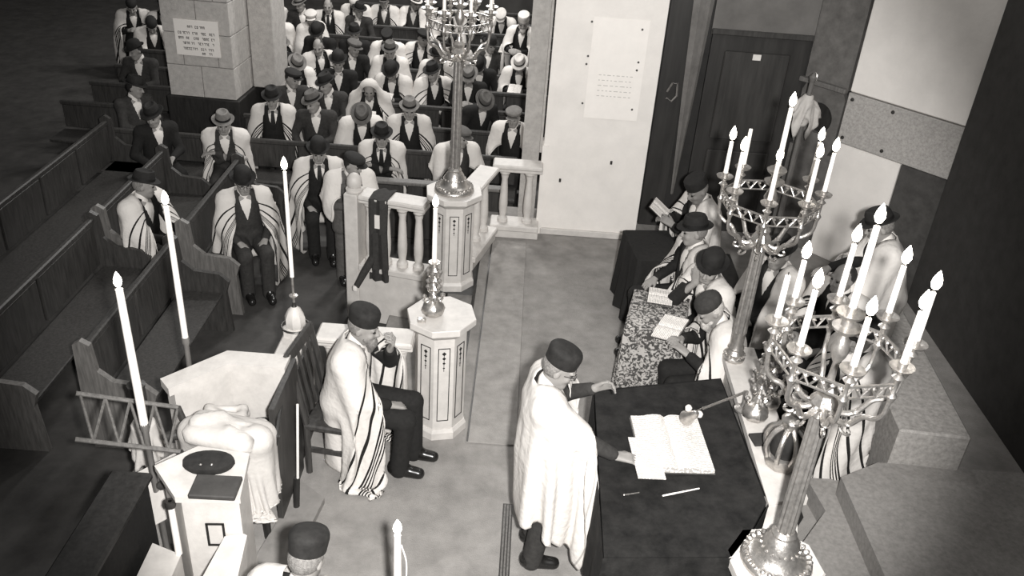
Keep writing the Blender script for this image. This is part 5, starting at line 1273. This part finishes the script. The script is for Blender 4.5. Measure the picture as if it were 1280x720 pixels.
for k in range(7):
    V_, F_n = nets([('c', v3(-0.13, 0, 0), v3(0.13, 0, 0), .03, .03, .02), ('c', v3(-0.13, -.1, 0), v3(0.13, -.1, 0), .028, .03, .05), ('c', v3(-0.13, .1, 0), v3(0.13, .1, 0), .03, .028, .05), ('c', v3(-0.14, -.1, 0), v3(-0.13, .1, 0.004), .028, .03, .05), ('c', v3(0.14, -.1, 0.003), v3(0.13, .1, 0), .03, .028, .05), ('c', v3(-.1, .05, .012), v3(.1, -.05, .01), .026, .022, .05)], 0.014) if k == 0 else (None, None)
    if k == 0: FM = npmesh('fold', V_, F_n)
    o = link('fold', FM, CREAMCLOTH, fs); o.location = (random.uniform(-.015, .015), random.uniform(-.015, .015), 0.032 + 0.052 * k); o.rotation_euler = (random.uniform(-.04, .04), random.uniform(-.05, .05), random.uniform(-.12, .12) + PI * (k % 2)); o.scale = (1 - 0.03 * k, 1 - 0.03 * k, 1)
drape_over('crumpled_shawl', (-1.60, 4.03, 0.0), 1.0, 0.8, [((-.26, .04, .91), (.14, .04, .91), .08, .08), ((-.24, .14, .88), (.12, .14, .86), .08, .08), ((-.22, -.06, .98), (.10, -.06, .96), .045, .05), ((-.2, 0, 1.02), (-.1, .1, 1.0), .04, .03), ((0, -.05, 1.0), (.08, .1, 1.02), .03, .03)], 'crumpled white shawl spilling from the desk onto the chair', CREAMCLOTH, 'shawl', 1.22, -0.1, 6, (60, 64), 0.035, 0.42)
bb = thing('leather_case', (-1.52, 4.30, 0.62), R(20), 'black leather case with a white cap beside the folded shawls', 'case')
MB().bx(-0.06, 0.06, -0.10, 0.10, -0.14, 0.20, 0.02).build('body', SHOE, bb)
MB().lathe([(0, 0), (0.06, 0.0), (0.07, 0.03), (0.05, 0.06), (0, 0.07)], 14, Matrix.Translation((0, 0.0, 0.16))).build('white_cap', CREAMCLOTH, bb, True)
drape_over('folded_shawl', (-2.38, 4.52, 0.0), 0.5, 0.5, [((-.06, 0, .92), (.06, 0.03, .9), .05, .06), ((0, 0, 0.1), (0, 0, .8), .065, .065)], 'small white shawl draped over a post behind the wooden rack', CREAMCLOTH, 'shawl', 1.15, 0, 8, (26, 26))
po = MB().lathe([(0.06, 0), (0.05, 0.02), (0.05, 0.86), (0.06, 0.9), (0.0, 0.92)], 12).build('wooden_post', WOOD); po.location = (-2.38, 4.52, 0); tag(po, 'short wooden post under the small draped shawl', 'post')
wsh = MB().box((0, 0, 0), (0.34, 0.42, 0.012), None, 0.002).build('pale_board', MARBLE); wsh.location = (-2.02, 3.98, 0.55); wsh.rotation_euler = (R(12), R(-18), R(30)); tag(wsh, 'tilted pale board under the wooden rack', 'board')
drape_over('crumpled_cloth', (2.84, 8.75, 0.6), 0.55, 0.55, [((-.08, 0, 1.5), (.10, 0.03, 1.46), .06, .05), ((0, 0.05, 1.55), (.05, 0, 1.5), .05, .04), ((0, 0, .1), (0, 0, 1.4), .035, .035)], 'crumpled pale cloth hung on a tall pole before the round opening', CREAMCLOTH, 'cloth', 1.85, 0.2, 9, (28, 28))
po = MB().lathe([(0.12, 0), (0.12, 0.02), (0.03, 0.05), (0.025, 2.0), (0.04, 2.05), (0.0, 2.1)], 12).build('wooden_pole', WOODL); po.location = (2.84, 8.75, 0); tag(po, 'tall wooden pole under the crumpled pale cloth', 'pole')
